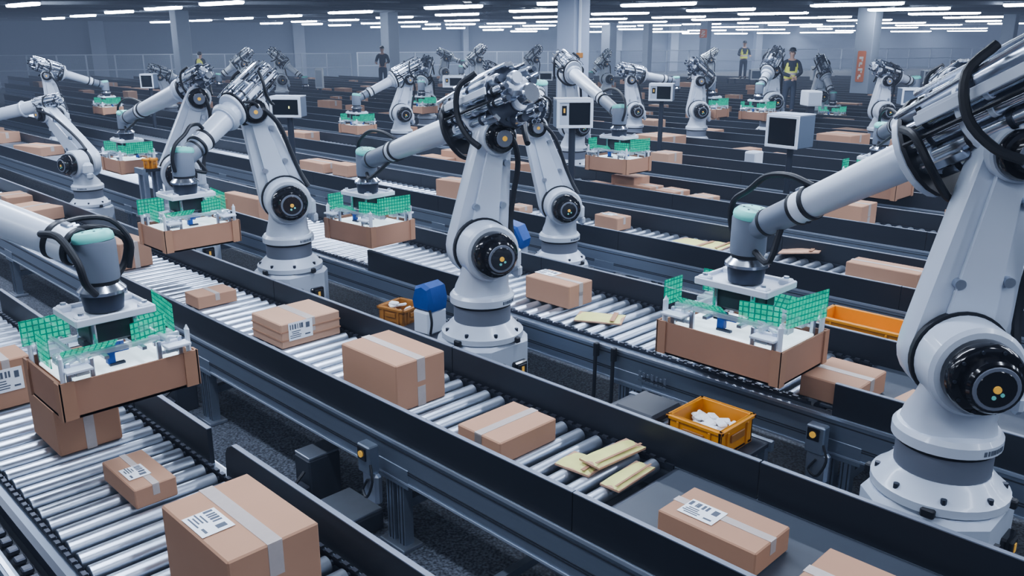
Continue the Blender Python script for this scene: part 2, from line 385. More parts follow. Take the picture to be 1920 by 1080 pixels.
def conveyor(label, x0, x1, y0, y1, rollers=(), belts=(), near=(), far=(), legs=(), bed=(), chain=False, pitch=.145, full=True):
    t = thing('roller_conveyor' if rollers or bed else 'belt_conveyor', label, 'conveyor')
    w = y1 - y0
    for a, c in rollers:
        n = int((c - a) / pitch)
        for i in range(n): put('roller', rollM, t, T((a + (i + .5) * pitch, y0, ZR)) @ Matrix.Diagonal((1, w, 1, 1)))
    for a, c in bed:
        b = MB(); n = int((c - a) / .16)
        for i in range(n):
            xx = a + (i + .5) * .16; b.add([(xx + .05 * math.cos(q), yy, ZR - .045 + .045 * math.sin(q)) for yy in (y0 + .02, y1 - .02) for q in (0, PI / 4, PI / 2, 3 * PI / 4, PI)], [(j, j + 1, j + 6, j + 5) for j in range(4)], ROLL)
        tag(b.build('roller_bed', t), kind='stuff')
    for a, c in belts:
        b = MB(); b.box(((a + c) / 2, (y0 + y1) / 2, ZR - .02), (c - a, w - .02, .03), BELT, .008)
        for e in (a, c): b.cyl((e, y0 + .02, ZR - .045), (e, y1 - .02, ZR - .045), .04, DARKM, 12)
        b.build('belt', t)
    # dark pan under the rollers
    MB().box(((x0 + x1) / 2, (y0 + y1) / 2, .60), (x1 - x0, w - .02, .02), SLOT).build('drip_pan', t, None, 0)
    b = MB(); profile(b, x0, x1, y0 - .04, .49, .765, .06, -1); b.build('side_beam', t, None, 0)
    b = MB(); profile(b, x0, x1, y1 + .04, .49, .765, .06, 1); b.build('side_beam', t, None, 0)
    for a, c, *r in near: guard(t, a, c, y0 - .05, curve=len(r))
    for a, c, *r in far: guard(t, a, c, y1 + .05, curve=len(r))
    if chain:
        b = MB(); xe = x1 if chain is True else chain
        for yy in (y0 - .005, y1 + .005):
            b.box(((x0 + xe) / 2, yy, ZR - .03), (xe - x0, .016, .035), DARKM)
            if full:
                n = int((xe - x0) / .0725)
                for i in range(n): b.box((x0 + (i + .5) * .0725, yy, ZR - .008), (.04, .022, .018), CHAIN)
        b.build('chain_guide', t, None, 0)
    for lx in legs:
        leg(t, lx, y0 - .03, 0); leg(t, lx, y1 + .03, 0)
        MB().box((lx, (y0 + y1) / 2, .28), (.06, w, .06), ALU).build('cross_brace', t, None, 0)
    return t
def spans(x0, x1, L, gap=.006, j=0):
    o = []; x = x0 + j
    o.append((x0, x - gap)) if j else None
    while x < x1 - .3: o.append((x, min(x + L, x1) - gap)); x += L
    return o
# A: nearest, lower left
tA = conveyor('nearest roller conveyor in the lower left corner carrying the large foreground carton', -8.6, -.6, 1.03, 1.93, rollers=[(-8.6, -.65)],
    far=[(-8.6, -5.62), (-5.60, -4.50), (-4.30, -.6, 1)], legs=(-7.6, -6.6, -2.6), chain=True)
b = MB(); b.box((-4.6, .93, .80), (8.0, .03, .07), DARKM); b.box((-4.6, .78, .78), (8.0, .05, .04), ALU); b.box((-4.6, .78, .802), (8.0, .02, .006), ALUL)
for i in range(71): b.box((-8.4 + i * .11, .855, .775), (.055, .05, .03), CHAIN, .006)
b.box((-4.6, .855, .74), (8.0, .14, .02), SLOT); b.build('chain_track', tA)
# B
xb = -2.52
tB = conveyor('long roller conveyor across the centre foreground ending in a dark belt at lower right', -17.5, 3., 3.0, 3.86, rollers=[(-14.6, xb)], belts=[(xb + .05, 3.)], bed=[(-17.5, -14.6)],
    near=spans(-8.4, 3., 5.9), far=[(-17.5, -9.6), (-9.59, -7.1), (-7.09, -4.53), (-4.52, -2.0), (-1.99, -.62), (-.61, 3.)], legs=(-12, -9.4, -6.66, -4.0, -1.2, 1.5), chain=xb)
# C
tC = conveyor('roller conveyor behind the front row of robots, with yellow mailers and a dark belt end', -24.5, 3., 5.3, 6.3, rollers=[(-14.8, -2.38)], belts=[(-2.33, 3.)], bed=[(-24.5, -14.8)],
    near=[(-24.5, -9.3), (-7.45, -5.55), (-2.2, 3.)], far=spans(-24.5, 3., 3.1), legs=(-14, -11.5, -9.0, -6.4, -3.9, -2.12, .3, 2.4), chain=-2.38)
tD = conveyor('roller conveyor with the long flat carton, third row behind the front robots', -32.5, 3., 7.95, 9.0, rollers=[(-14.2, -3.0)], belts=[(-2.95, 3.)], bed=[(-32.5, -14.2)],
    near=spans(-32.5, 3., 3.3), far=spans(-32.5, 3., 3.3, j=1.5), legs=(-16, -12.5, -9.4, -6.3, -3.6, -.8), chain=True, full=False)
tE = conveyor('dark belt conveyor with a short inset of rollers behind the long flat carton', -39.5, 2.5, 10.5, 11.55, belts=[(-9.6, -4.62), (-3.55, 2.5)], rollers=[(-4.58, -3.6)], bed=[(-39.5, -9.65)],
    near=spans(-39.5, 2.5, 3.6), far=spans(-39.5, 2.5, 3.6, j=1.2), legs=(-18, -14, -10, -6, -2), chain=True, full=False)
ROWS = []; yy = 13.15; ri = 0
while yy < 52:
    x0 = max(-yy / .265 * .99, yy - 74); x1 = -.09 * yy
    xm = x0 + (x1 - x0) * (.35, .75, .5, .2, .6)[ri % 5]
    conveyor('distant dark conveyor, %s row counted back from the one with the inset rollers' % ordn(ri), x0, x1, yy, yy + 1.05,
        belts=[(xm + .1, x1)], bed=[(x0, xm)] if ri < 7 else (), near=spans(x0, x1, 5.2), far=spans(x0, x1, 5.2, j=2), legs=[x0 + 4 + i * 5 for i in range(int((x1 - x0) / 5))] if ri < 4 else (), chain=False)
    if ri >= 7: pass
    ROWS.append((yy, x0, x1)); yy += 2.65; ri += 1

# sensors, plates and cables on the beams
def sensor(t, x, y, gold=True):
    b = MB(); b.box((x, y - .09, .62), (.13, .08, .20), ALU, .008); b.box((x - .01, y - .133, .66), (.085, .012, .09), BLACK, .004)
    b.cyl((x - .01, y - .138, .66), (x - .01, y - .148, .66), .022, GOLD, 14); b.box((x + .02, y - .08, .42), (.16, .06, .22), STEEL, .02)
    b.tube([(x + .06, y - .12, .6), (x + .10, y - .14, .5), (x + .05, y - .15, .38), (x - .02, y - .13, .40), (x + .02, y - .12, .48)], .009, RUB, 6)
    b.build('sensor', t)
p = unY(712, 845, 2.93); sensor(tB, p.x, 2.93)
p = unY(1545, 800, 5.22); sensor(tC, p.x, 5.22)
for px, py in ((1120, 640), (1152, 672)):
    p = unY(px, py, 5.2); b = MB(); b.box((p.x, 5.19, .72), (.035, .05, .12), RUB, .006)
    b.tube([(p.x, 5.18, .68), (p.x + .01, 5.165, .5), (p.x, 5.17, .3), (p.x - .03, 5.18, .12)], .016, RUB, 8); b.build('sensor_cable', tC)
b = MB(); p = unY(1225, 688, 5.2)
for i in range(7): b.box((p.x - .12 + i * .04, 5.192, .63), (.022, .006, .05 - .012 * (i % 3)), INK); b.box((p.x - .12 + i * .04, 5.192, .58), (.03, .006, .012), INK)
b.build('maker_plate', tC, None, 0)

# ------------------------------------------------------------------ robots
def hull2(r1, r2, L, n=12):
    """outline of a bar with round ends: big round r1 at z=0, small round r2 at z=L"""
    s = math.asin((r1 - r2) / L); pts = []
    for i in range(n + 1):
        a = s + (PI - 2 * s) * 0 + (-(PI + 2 * 0)) * i / n if False else None
    for i in range(n + 1):
        a = s - (PI + 2 * s) * i / n; pts.append((r1 * math.cos(a), r1 * math.sin(a)))
    for i in range(n + 1):
        a = PI - s - (PI - 2 * s) * i / n; pts.append((r2 * math.cos(a), L + r2 * math.sin(a)))
    return pts
CA = {}
def cached(key, f):
    if key not in CA: CA[key] = f()
    return CA[key]
def oct_prism(b, w, z0, z1, ch, m, ch2=None):
    h = w / 2; P = [(h, -h + ch), (h, h - ch), (h - ch, h), (-h + ch, h), (-h, h - ch), (-h, -h + ch), (-h + ch, -h), (h - ch, -h)]
    n = 8; k = .93
    rings = [(1, z0), (1, z1 - .03), (k, z1)]
    vs = [(x * s, y * s, z) for s, z in rings for x, y in P]; fs = [tuple(range(7, -1, -1)), tuple(16 + i for i in range(8))]
    for r in range(2):
        for i in range(8): j = (i + 1) % 8; fs.append((r * 8 + i, r * 8 + j, r * 8 + 8 + j, r * 8 + 8 + i))
    b.add(vs, fs, m)
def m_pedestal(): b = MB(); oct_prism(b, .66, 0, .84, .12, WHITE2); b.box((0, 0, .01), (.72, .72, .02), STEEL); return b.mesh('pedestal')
def m_conn():
    b = MB(); b.box((0, 0, 0), (.05, .15, .13), BLACK, .012); b.box((.03, 0, 0), (.02, .10, .09), RUB, .006); b.box((.042, 0, 0), (.006, .025, .05), GOLD); return b.mesh('connector')
def m_opening():
    b = MB(); poly = [(.055 * math.cos(a * PI / 8), .05 + .055 * math.sin(a * PI / 8)) for a in range(9)] + [(-.055, -.06), (.055, -.06)]
    b.prism(poly, -.006, .006, RUB, RZ(PI / 2)); return b.mesh('cable_opening')
def m_flange():
    b = MB(); b.lathe([(.30, .835), (.345, .85), (.345, .895), (.32, .91), (.27, .965), (.245, .985)], WHITE, 36)
    for i in range(8):
        a = PI / 8 + i * PI / 4; b.cyl((.31 * math.cos(a), .31 * math.sin(a), .89), (.31 * math.cos(a), .31 * math.sin(a), .935), .016, DARKM, 8)
    for i in range(4):
        a = i * PI / 2 + .2; b.box((.34 * math.cos(a), .34 * math.sin(a), .86), (.07, .05, .05), RUB, .008)
    return b.mesh('base_flange')
def m_ring(): return MB().lathe([(.232, .97), (.24, .98), (.24, 1.125), (.232, 1.13)], RING, 36).mesh('turntable_ring')
def m_carousel():     # +y is the motor side; turned to face by RZ
    b = MB(); b.lathe([(.235, 1.13), (.27, 1.145), (.27, 1.20), (.25, 1.225), (.2, 1.235)], WHITE, 36)
    b.lathe([(.243, 1.118), (.243, 1.132)], RUB, 36)
    # cup that rises to the shoulder housing
    secs = [(1.20, .235, .215, 0.), (1.28, .215, .19, .0), (1.37, .20, .16, .05), (1.46, .20, .135, .10), (1.58, .2, .12, .13)]
    n = 20; vs = []; fs = []
    for z, rx, ry, oy in secs:
        for i in range(n):
            a = 2 * PI * i / n; ca, sa = math.cos(a), math.sin(a); e = .75
            vs.append((rx * math.copysign(abs(ca) ** e, ca), oy + ry * math.copysign(abs(sa) ** e, sa), z))
    for r in range(len(secs) - 1):
        for i in range(n): j = (i + 1) % n; fs.append((r * n + i, r * n + j, (r + 1) * n + j, (r + 1) * n + i))
    fs.append(tuple(range(n - 1, -1, -1))); fs.append(tuple((len(secs) - 1) * n + i for i in range(n))); b.add(vs, fs, WHITE)
    b.cyl((0, .02, 1.6), (0, .25, 1.6), .235, WHITE, 36, b=.02)
    b.cyl((0, -.005, 1.6), (0, .03, 1.6), .25, RUB, 36)
    b.box((-.22, .1, 1.52), (.14, .2, .22), WHITE, .05); b.box((-.27, .1, 1.40), (.08, .12, .12), WHITE2, .03)
    for i in range(7): b.box((0, .268, 1.172), ((.016, .01, .02, .014, .016, .01, .02)[i], .008, .026), INK, 0, RZ(.35 + .085 * i))       # small dark maker marks
    return b.mesh('carousel')
def m_motor(r=.185):
    b = MB(); k = r / .185
    b.lathe([(r, 0), (r, .07), (r * .97, .09), (r * .93, .10), (r * .80, .105)], BLACK, 32); b.lathe([(r * .72, .10), (r * .72, .17), (r * .66, .185), (r * .4, .187)], BLACK, 28)
    b.lathe([(r * .60, .186), (r * .58, .19)], RING, 28); b.lathe([(r * .5, .189), (r * .48, .193)], BLACK, 24)
    b.lathe([(r * .11, .19), (r * .10, .20)], GOLD, 12); b.cyl((r * .06, r * .22, .19), (r * .06, r * .22, .197), r * .06, TEAL, 8)
    b.cyl((-r * .14, r * .14, .19), (-r * .14, r * .14, .197), r * .055, TEAL, 8)
    for i in range(10):
        a = i * PI / 5; b.cyl((r * .86 * math.cos(a), r * .86 * math.sin(a), .1), (r * .86 * math.cos(a), r * .86 * math.sin(a), .112), r * .05, DARKM, 6)
    return b.mesh('shoulder_motor')
def m_lower(L):
    b = MB(); b.prism(hull2(.255, .145, L, 14), -.20, -.015, WHITE, None, .035)
    b.prism([(x * .62, z) for x, z in hull2(.20, .11, L * .78, 10)], -.015, .02, WHITE, T((0, 0, L * .13)), .02)
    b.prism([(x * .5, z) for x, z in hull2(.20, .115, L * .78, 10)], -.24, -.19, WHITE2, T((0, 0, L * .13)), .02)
    for z, x in ((.36 * L, .10), (.40 * L, -.13), (.78 * L, -.11)): b.cyl((x, -.02, z), (x, .03, z), .028, STEEL, 12)
    b.cyl((0, -.03, L), (0, .06, L), .15, WHITE, 28, b=.012)
    return b.mesh('lower_arm')
def m_elbow():
    b = MB(); b.lathe([(.125, 0), (.125, .05), (.115, .065), (.09, .067)], BLACK, 28); b.lathe([(.085, .066), (.085, .10), (.07, .11)], BLACK, 24); b.lathe([(.07, .108), (.065, .114)], RING, 20); b.lathe([(.022, .11), (.02, .12)], GOLD, 10)
    return b.mesh('elbow_motor')
def m_pack():       # bundle of bright rods, rails and motors over the elbow, x towards the wrist
    b = MB(); rnd = random.Random(3)
    b.box((0.02, 0, -.10), (.30, .24, .24), WHITE, .05)
    b.box((.08, 0, .06), (.62, .20, .20), STEEL, .04); b.cyl((-.36, .05, .08), (-.2, .05, .08), .075, CHROME, 16, b=.01); b.cyl((-.30, -.06, .02), (-.2, -.06, .02), .065, CABF, 16, b=.01)
    b.prism([(.185 * math.cos(a * PI / 10), .235 * math.sin(a * PI / 10)) for a in range(20)], -.02, .03, WHITE, T((.46, 0, .01)) @ RZ(-PI / 2), .01)
    b.prism([(.20 * math.cos(a * PI / 10), .25 * math.sin(a * PI / 10)) for a in range(20)], -.012, .012, RUB, T((.42, 0, .01)) @ RZ(-PI / 2))
    b.box((-.40, .02, .10), (.10, .17, .13), STEEL, .03); b.cyl((-.50, -.03, .04), (-.40, -.03, .04), .07, CHROME, 16, b=.01); b.cyl((-.47, .05, .15), (-.40, .05, .15), .05, STEEL, 14, b=.01)
    for i in range(13):
        a = 2 * PI * i / 13 + .2; y, z = .155 * math.cos(a), .06 + .165 * math.sin(a); r = (.030, .045, .022, .038)[i % 4]; x0 = -.44 + .10 * ((i * 5) % 4); x1 = .42 - .05 * ((i * 3) % 3)
        b.cyl((x0, y, z), (x1, y, z), r, (CHROME, STEEL, CHROME)[i % 3], 12, b=.006)
        for q in range(3): xx = x0 + (x1 - x0) * (.12 + .36 * q); b.cyl((xx, y, z), (xx + .022, y, z), r * 1.18, (RUB, CABF, DARKM)[(q + i) % 3], 12)
        b.cyl((x0 - .045, y, z), (x0, y, z), r * .65, DARKM, 8)
    for i in range(15):
        a = rnd.uniform(0, 2 * PI); y, z = .20 * math.cos(a), .06 + .205 * math.sin(a)
        M = T((rnd.uniform(-.30, .30), y, z)) @ Matrix.Rotation(a, 4, 'X'); b.box((0, 0, 0), (rnd.uniform(.10, .30), .035, .055), rnd.choice((STEEL, CHROME, CABF, CHROME, DARKM)), .006, M)
    for x in (-.26, .12): b.prism([(.195 * math.cos(a * PI / 8), .215 * math.sin(a * PI / 8)) for a in range(16)], -.014, .014, CABF if x > 0 else DARKM, T((x, 0, .06)) @ RZ(-PI / 2), .004)
    for y in (-.215, .215):
        b.cyl((-.34, y, .20), (.40, y, .16), .013, CHROME, 8); b.cyl((-.34, y, .02), (.40, y, .02), .011, RUB, 8); b.box((.0, y, .10), (.62, .014, .05), CABF, .004)
    for y in (.08, -.08): b.cyl((-.40, y, .255), (.36, y, .255), .016, CHROME, 8)
    for sg in (1, -1):
        b.tube([(.40, sg * .19, .10), (.30, sg * .26, .03), (.28, sg * .25, -.12), (.34, sg * .12, -.25), (.38, 0, -.27)], .02, RUB, 8)
        b.tube([(-.12, sg * .16, .26), (-.02, sg * .26, .18), (.03, sg * .27, .0), (-.02, sg * .24, -.16), (-.10, sg * .2, -.25)], .022, RUB, 8)
    return b.mesh('motor_bundle')
def m_fore(L, fr=.70):       # white tube up to the collar
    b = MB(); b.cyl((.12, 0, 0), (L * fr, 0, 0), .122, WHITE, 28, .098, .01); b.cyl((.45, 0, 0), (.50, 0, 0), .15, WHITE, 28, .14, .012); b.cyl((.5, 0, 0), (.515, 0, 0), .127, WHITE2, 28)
    return b.mesh('forearm')
def m_collar():
    b = MB(); b.cyl((0, 0, 0), (.035, 0, 0), .112, RUB, 28, b=.006); b.cyl((.03, 0, 0), (.12, 0, 0), .105, CABF, 28, b=.005); b.cyl((.115, 0, 0), (.145, 0, 0), .11, RUB, 28, b=.006); b.box((.07, 0, .105), (.05, .05, .03), STEEL, .006)
    return b.mesh('collar')
def m_wtube(L, fr=.70): b = MB(); b.cyl((L * fr + .13, 0, 0), (L - .02, 0, 0), .094, GREY, 28, .088); b.cyl((L - .2, 0, 0), (L - .175, 0, 0), .095, RUB, 28); return b.mesh('wrist_tube')
def m_wrist():
    b = MB(); b.lathe([(.118, -.16), (.122, -.14), (.122, .09), (.118, .105)], GREY, 32); b.lathe([(.112, -.185), (.112, -.155)], RUB, 32); return b.mesh('wrist')
def m_cap(): b = MB(); b.lathe([(.124, .095), (.128, .11), (.124, .135), (.105, .155), (.04, .163)], TEAL, 32); [b.cyl((.06 * math.cos(q * 1.26), .06 * math.sin(q * 1.26), .155), (.06 * math.cos(q * 1.26), .06 * math.sin(q * 1.26), .163), .008, DARKM, 6) for q in range(5)]; return b.mesh('wrist_cap')
def m_tflange(): b = MB(); b.lathe([(.11, -.185), (.12, -.195), (.15, -.225), (.152, -.245), (.135, -.25)], CHROME, 32); b.lathe([(.13, -.25), (.13, -.28), (.12, -.36)], DARKM, 32); return b.mesh('tool_flange')
GX, GY = .40, .30
def m_gripper():
    b = MB(); b.box((0, 0, -.47), (.30, .24, .17), DARKBOX, .012); b.box((0, 0, -.56), (.36, .10, .05), DARKBOX, .008); b.box((.155, .05, -.47), (.01, .1, .1), DARKM)
    for x in (-.13, .13): b.cyl((x, .14, -.41), (x, .14, -.58), .016, CHROME, 8); b.cyl((x, -.14, -.41), (x, -.14, -.58), .016, CHROME, 8)
    return b.mesh('gripper')
def m_plate():
    b = MB(); b.box((0, 0, -.385), (.50, .40, .025), CABF, .008)
    for s in (-1, 1): b.box((s * .245, 0, -.37), (.02, .41, .05), CABF, .006); b.box((0, s * .20, -.37), (.50, .02, .05), CABF, .006)
    for sx in (-1, 1):
        for sy in (-1, 1): b.box((sx * .20, sy * .16, -.355), (.08, .07, .05), CABF, .01); b.cyl((sx * .20, sy * .16, -.33), (sx * .20, sy * .16, -.315), .018, STEEL, 8)
    return b.mesh('mounting_plate')
def m_frame():
    b = MB()
    for s in (-1, 1):
        b.box((0, s * .19, -.585), (.78, .03, .035), CLEAR, .005); b.box((s * .27, 0, -.575), (.03, .60, .035), CLEAR, .005); b.box((s * .12, 0, -.60), (.03, .56, .02), STEEL)
        b.bar((s * .15, -.14, -.56), (s * .38, -.25, -.60), .03, .02, CABF); b.bar((s * .15, .14, -.56), (s * .38, .25, -.60), .03, .02, CABF)
        b.box((s * .33, .1, -.60), (.10, .08, .06), CLEAR, .01); b.box((s * .33, -.1, -.60), (.10, .08, .06), CLEAR, .01)
    rnd = random.Random(5)
    for i in range(16): b.box((rnd.uniform(-.34, .34), rnd.uniform(-.22, .22), -.615), (rnd.uniform(.03, .08), rnd.uniform(.03, .06), rnd.uniform(.02, .05)), rnd.choice((STEEL, CABF, DARKM, CLEAR, CHROME)), .004)
    return b.mesh('cross_frame')
def m_bracket():      # corner clamp: two posts, two rungs and a finger
    b = MB()
    for x in (-.07, .07): b.box((x, 0, -.66), (.03, .03, .17), STEEL, .006)
    for z in (-.60, -.665, -.73): b.box((0, 0, z), (.14, .022, .022), CABF, .004)
    b.box((.115, .03, -.64), (.022, .05, .24), CABF, .008); b.cyl((.115, .03, -.53), (.115, .03, -.50), .016, CABF, 8, .004); b.box((.03, .05, -.615), (.16, .1, .02), CABF, .004); b.box((0, .03, -.64), (.09, .04, .05), CLEAR, .008)
    return b.mesh('clamp_bracket')
def m_panel(w, h): return cached(('panel', w, h), lambda: MB().box((0, 0, 0), (w, .006, h), MATS['grid']).mesh('grid_panel', 0))
def m_blue(): b = MB(); b.box((0, 0, -.63), (.05, .05, .12), BLUE, .006); b.box((.05, 0, -.60), (.13, .06, .03), BLUE, .004); b.box((.03, -.02, -.69), (.10, .03, .015), DARKM); return b.mesh('blue_clamp')
def m_pad(): b = MB(); b.box((0, 0, -.725), (GX * 2 - .06, GY * 2 - .06, .025), PAD, .006); return b.mesh('lift_pad')
ROB = []; DBG = []
def robot(label, jpx, row, epx, W, a_deg, gyaw=0., gs=1., grip=True, hose=False, sc=None, grow=None, hdir=None, box=True, boxlabel=None, Jz=None, hz=.30, gsx=1., base=None, fr=.70, ft=1., bs=.9):
    if base is None:
        if row is None: row = min(GAPS, key=lambda g: abs(unY(jpx[0], jpx[1], g).z / 1.6 - .97))
        J = unY(jpx[0], jpx[1], row); s = sc or max(.78, min(1.15, J.z / 1.6)); X, Y = J.x, row
    else: X, Y = base; s = sc or 1.
    Db = (Y - X) * R2
    if isinstance(W, tuple): W = unD(W[0], W[1], Db + W[2])
    DBG.append((label, round(X, 2), round(Y, 2), round(J.z / 1.6, 2) if base is None else 0, s, tuple(round(q, 2) for q in W), round((W.xy - Vector((X, Y))).length, 2)))
    root = thing('robot_arm', label, 'robot', (X, Y, 0), 0, 'white industrial robots along the conveyor rows')
    inv = T((-X, -Y, 0)); a = math.radians(a_deg); A = Vector((math.cos(a), math.sin(a), 0))
    B0 = T((X, Y, 0)) @ Matrix.Diagonal((s, s, s, 1))
    def P(name, me, M, par=None): return put(name, me, par or root, (inv @ M) if par is None else M)
    C = cached
    ped = P('pedestal', C('ped', m_pedestal), B0)
    for yy, zz, rz in ((-.14, .62, 0), (.10, .60, 0)): P('connector', C('conn', m_conn), T((.345, yy, zz)), ped)
    P('connector', C('conn', m_conn), T((-.10, -.345, .6)) @ RZ(-PI / 2), ped)
    P('cable_opening', C('open', m_opening), T((.332, .02, .22)), ped)
    P('base_flange', C('flange', m_flange), B0); P('turntable_ring', C('ring', m_ring), B0)
    RA = RZ(a - PI / 2)                                    # local +y -> A
    P('carousel', C('car', m_carousel), B0 @ RA)
    Jp = Vector((X, Y, 1.6 * s))
    MS = B0 @ RA @ T((0, .25, 1.6)) @ Matrix.Rotation(-PI / 2, 4, 'X')
    P('shoulder_motor', C('mot', m_motor), MS)
    # elbow: where the sight line meets the plane the lower arm swings in
    if isinstance(epx, tuple) and len(epx) == 2:
        dr = ray(*epx); t = (Jp - CAM).dot(A) / dr.dot(A); E = CAM + dr * t
    else: E = Vector(epx)
    u = E - Jp; u -= A * u.dot(A); L = u.length
    if L > 1.35 * s: u *= 1.25 * s / L; L = u.length
    if L < .6 * s: u = u.normalized() * .75 * s; L = u.length
    E = Jp + u; u.normalize(); xx = A.cross(u)
    ML = Matrix((xx, A, u)).transposed().to_4x4(); ML.translation = Jp
    Lr = round(L / s, 1); k = L / s / Lr
    P('lower_arm', C(('low', Lr), lambda: m_lower(Lr)), ML @ Matrix.Diagonal((s, s, s * k, 1)))
    ME = ML.copy(); ME.translation = E + A * .05 * s
    P('elbow_motor', C('elb', m_elbow), ME @ Matrix.Diagonal((s, s, s, 1)) @ Matrix.Rotation(-PI / 2, 4, 'X'))
    W = Vector(W); S = E - A * .10 * s + Vector((0, 0, .18 * s)); dd = W - S; Lf = dd.length
    MF = frame(S, dd, (0, 0, 1)); ms = Matrix.Diagonal((s, s, s, 1))
    P('motor_bundle', C('pack', m_pack), MF @ Matrix.Diagonal((s * bs, s * bs, s * bs, 1)))
    Lfr = max(.9, round(Lf / s, 1)); kf = Lf / s / Lfr; mk = Matrix.Diagonal((s * kf, s, s, 1))
    P('forearm', C(('fore', Lfr, fr), lambda: m_fore(Lfr, fr)), MF @ mk @ Matrix.Diagonal((1, ft, ft, 1))); P('wrist_tube', C(('wt', Lfr, fr), lambda: m_wtube(Lfr, fr)), MF @ mk @ Matrix.Diagonal((1, ft, ft, 1)))
    P('collar', C('col', m_collar), MF @ T((Lf * (fr - .01), 0, 0)) @ ms @ Matrix.Diagonal((1, ft, ft, 1)))
    # black supply cable down the lower arm
    cb = C(('cable', Lr), lambda: MB().tube([(.02, .10, Lr + .10), (-.10, .12, Lr - .02), (-.19, .06, Lr * .78), (-.215, 0, Lr * .5), (-.235, -.02, Lr * .25), (-.27, .02, .05)], .024, RUB, 8).mesh('supply_cable'))
    P('supply_cable', cb, ML @ Matrix.Diagonal((s, s, s * k, 1)))
    g = s * gs; h = Vector((dd.x, dd.y, 0)).normalized(); hy = math.atan2(-h.y, -h.x)
    MW = T(W) @ RZ(hy) @ Matrix.Diagonal((g, g, g, 1))
    P('wrist', C('wr', m_wrist), MW); P('wrist_cap', C('cap', m_cap), MW @ Matrix.Rotation(.12, 4, 'Y')); P('tool_flange', C('tf', m_tflange), MW)
    if hose:
        sd = Vector((0, 0, 1)).cross(h); b = MB(); Z = Vector((0, 0, 1)); pc = S + dd * fr - W
        def lp(*q): return [W - Vector((X, Y, 0)) + h * i * g + sd * j * g + Z * kk * g for i, j, kk in q]
        pcv = W - Vector((X, Y, 0)) + pc
        if hose == 2:         # side loops round the wrist
            b.tube([pcv + sd * .1 * g + Z * .02] + lp((-.12, .17, .14), (.03, .25, .06), (.0, .27, -.10), (-.02, .18, -.20), (.05, .1, -.22)), .024 * g, RUB, 10)
            b.tube([pcv - sd * .1 * g + Z * .05] + lp((-.25, -.16, .16), (-.08, -.22, .16), (.06, -.26, .02), (.08, -.24, -.12), (.06, -.14, -.22)), .024 * g, RUB, 10)
            b.tube([pcv + sd * .06 * g + Z * .08] + lp((-.2, .17, .2), (-.02, .2, .19), (.08, .24, .04), (.06, .22, -.14)), .018 * g, RUB, 8)
        else:
            mid = pc * .55 / g; Lh = mid.dot(h); mz = mid.z
            b.tube(lp((.13, .0, -.10), (.17, .02, .04), (.13, .04, .19), (-.02, .05, .29), (Lh * .6, .05, mz * .6 + .31), (Lh * 1.25, .04, mz * 1.25 + .24)) + [pcv + Z * .11 * g], .021 * g, RUB, 8)
            b.tube(lp((-.12, .05, -.12), (-.28, .07, -.15)) + [pcv + h * .2 * g - Z * .15 * g, pcv - Z * .11 * g], .022 * g, RUB, 8)
        b.build('wrist_hose', root)
    if grip:
        G = P('gripper', C('grip', m_gripper), T(W) @ RZ(gyaw) @ Matrix.Diagonal((g * gsx, g, g, 1)))
        P('mounting_plate', C('plate', m_plate), Matrix(), G); P('cross_frame', C('frame', m_frame), Matrix(), G); P('lift_pad', C('pad', m_pad), Matrix(), G)
        for sx, sy, rz in ((1, 1, 0), (-1, 1, 0), (1, -1, 0), (-1, -1, 0)):
            P('clamp_bracket', C('brk', m_bracket), T((sx * (GX - .115), sy * (GY + .0) - sy * .03, 0)) @ Matrix.Diagonal((sx, sy, 1, 1)), G)
        P('blue_clamp', C('blue', m_blue), T((-.06, -.16, 0)), G); P('blue_clamp', C('blue', m_blue), T((.10, .12, 0)) @ RZ(2.2), G)
        Pn = m_panel
        P('grid_panel', Pn(.22, .19), T((-.44, -.15, -.50)) @ RZ(PI / 2), G); P('grid_panel', Pn(.30, .17), T((-.30, .27, -.50)), G)
        P('grid_panel', Pn(.46, .20), T((.40, .06, -.48)) @ RZ(PI / 2 - .12), G); P('grid_panel', Pn(.26, .16), T((.20, -.17, -.52)) @ RZ(.25), G)
        P('grid_panel', Pn(.34, .12), T((-.20, -.20, -.545)) @ Matrix.Rotation(.9, 4, 'X'), G); P('grid_panel', Pn(.36, .14), T((.24, .20, -.53)) @ Matrix.Rotation(-.7, 4, 'X'), G)
        if box:
            bt = thing('cardboard_tray', boxlabel or ('open brown cardboard tray'), 'box', (W.x, W.y, W.z - .93 * g), gyaw, 'open trays held by the robots')
            hx, hy2, hh = (GX + .03) * g * gsx, (GY + .025) * g, .24 * g
            b = MB(); w = .014
            b.box((0, 0, w / 2), (2 * hx, 2 * hy2, w), CARDD)
            for q in (-1, 1):
                b.box((0, q * (hy2 - w / 2), hh / 2), (2 * hx, w, hh), CARDD); b.box((q * (hx - w / 2), 0, hh / 2), (w, 2 * hy2 - 2 * w, hh), CARDD)
            b.build('tray_wall', bt, None, 0)
            for qx in (-1, 1):
                for qy in (-1, 1):
                    c = MB(); c.box((qx * (hx - .03), qy * (hy2 + .006), hh / 2 + .006), (.075, .012, hh + .006), CARD[2]); c.box((qx * (hx + .006), qy * (hy2 - .02), hh / 2 + .006), (.012, .064, hh + .006), CARD[2]); c.build('corner_strip', bt, None, 0)
    ROB.append((X, Y, s, W)); return root

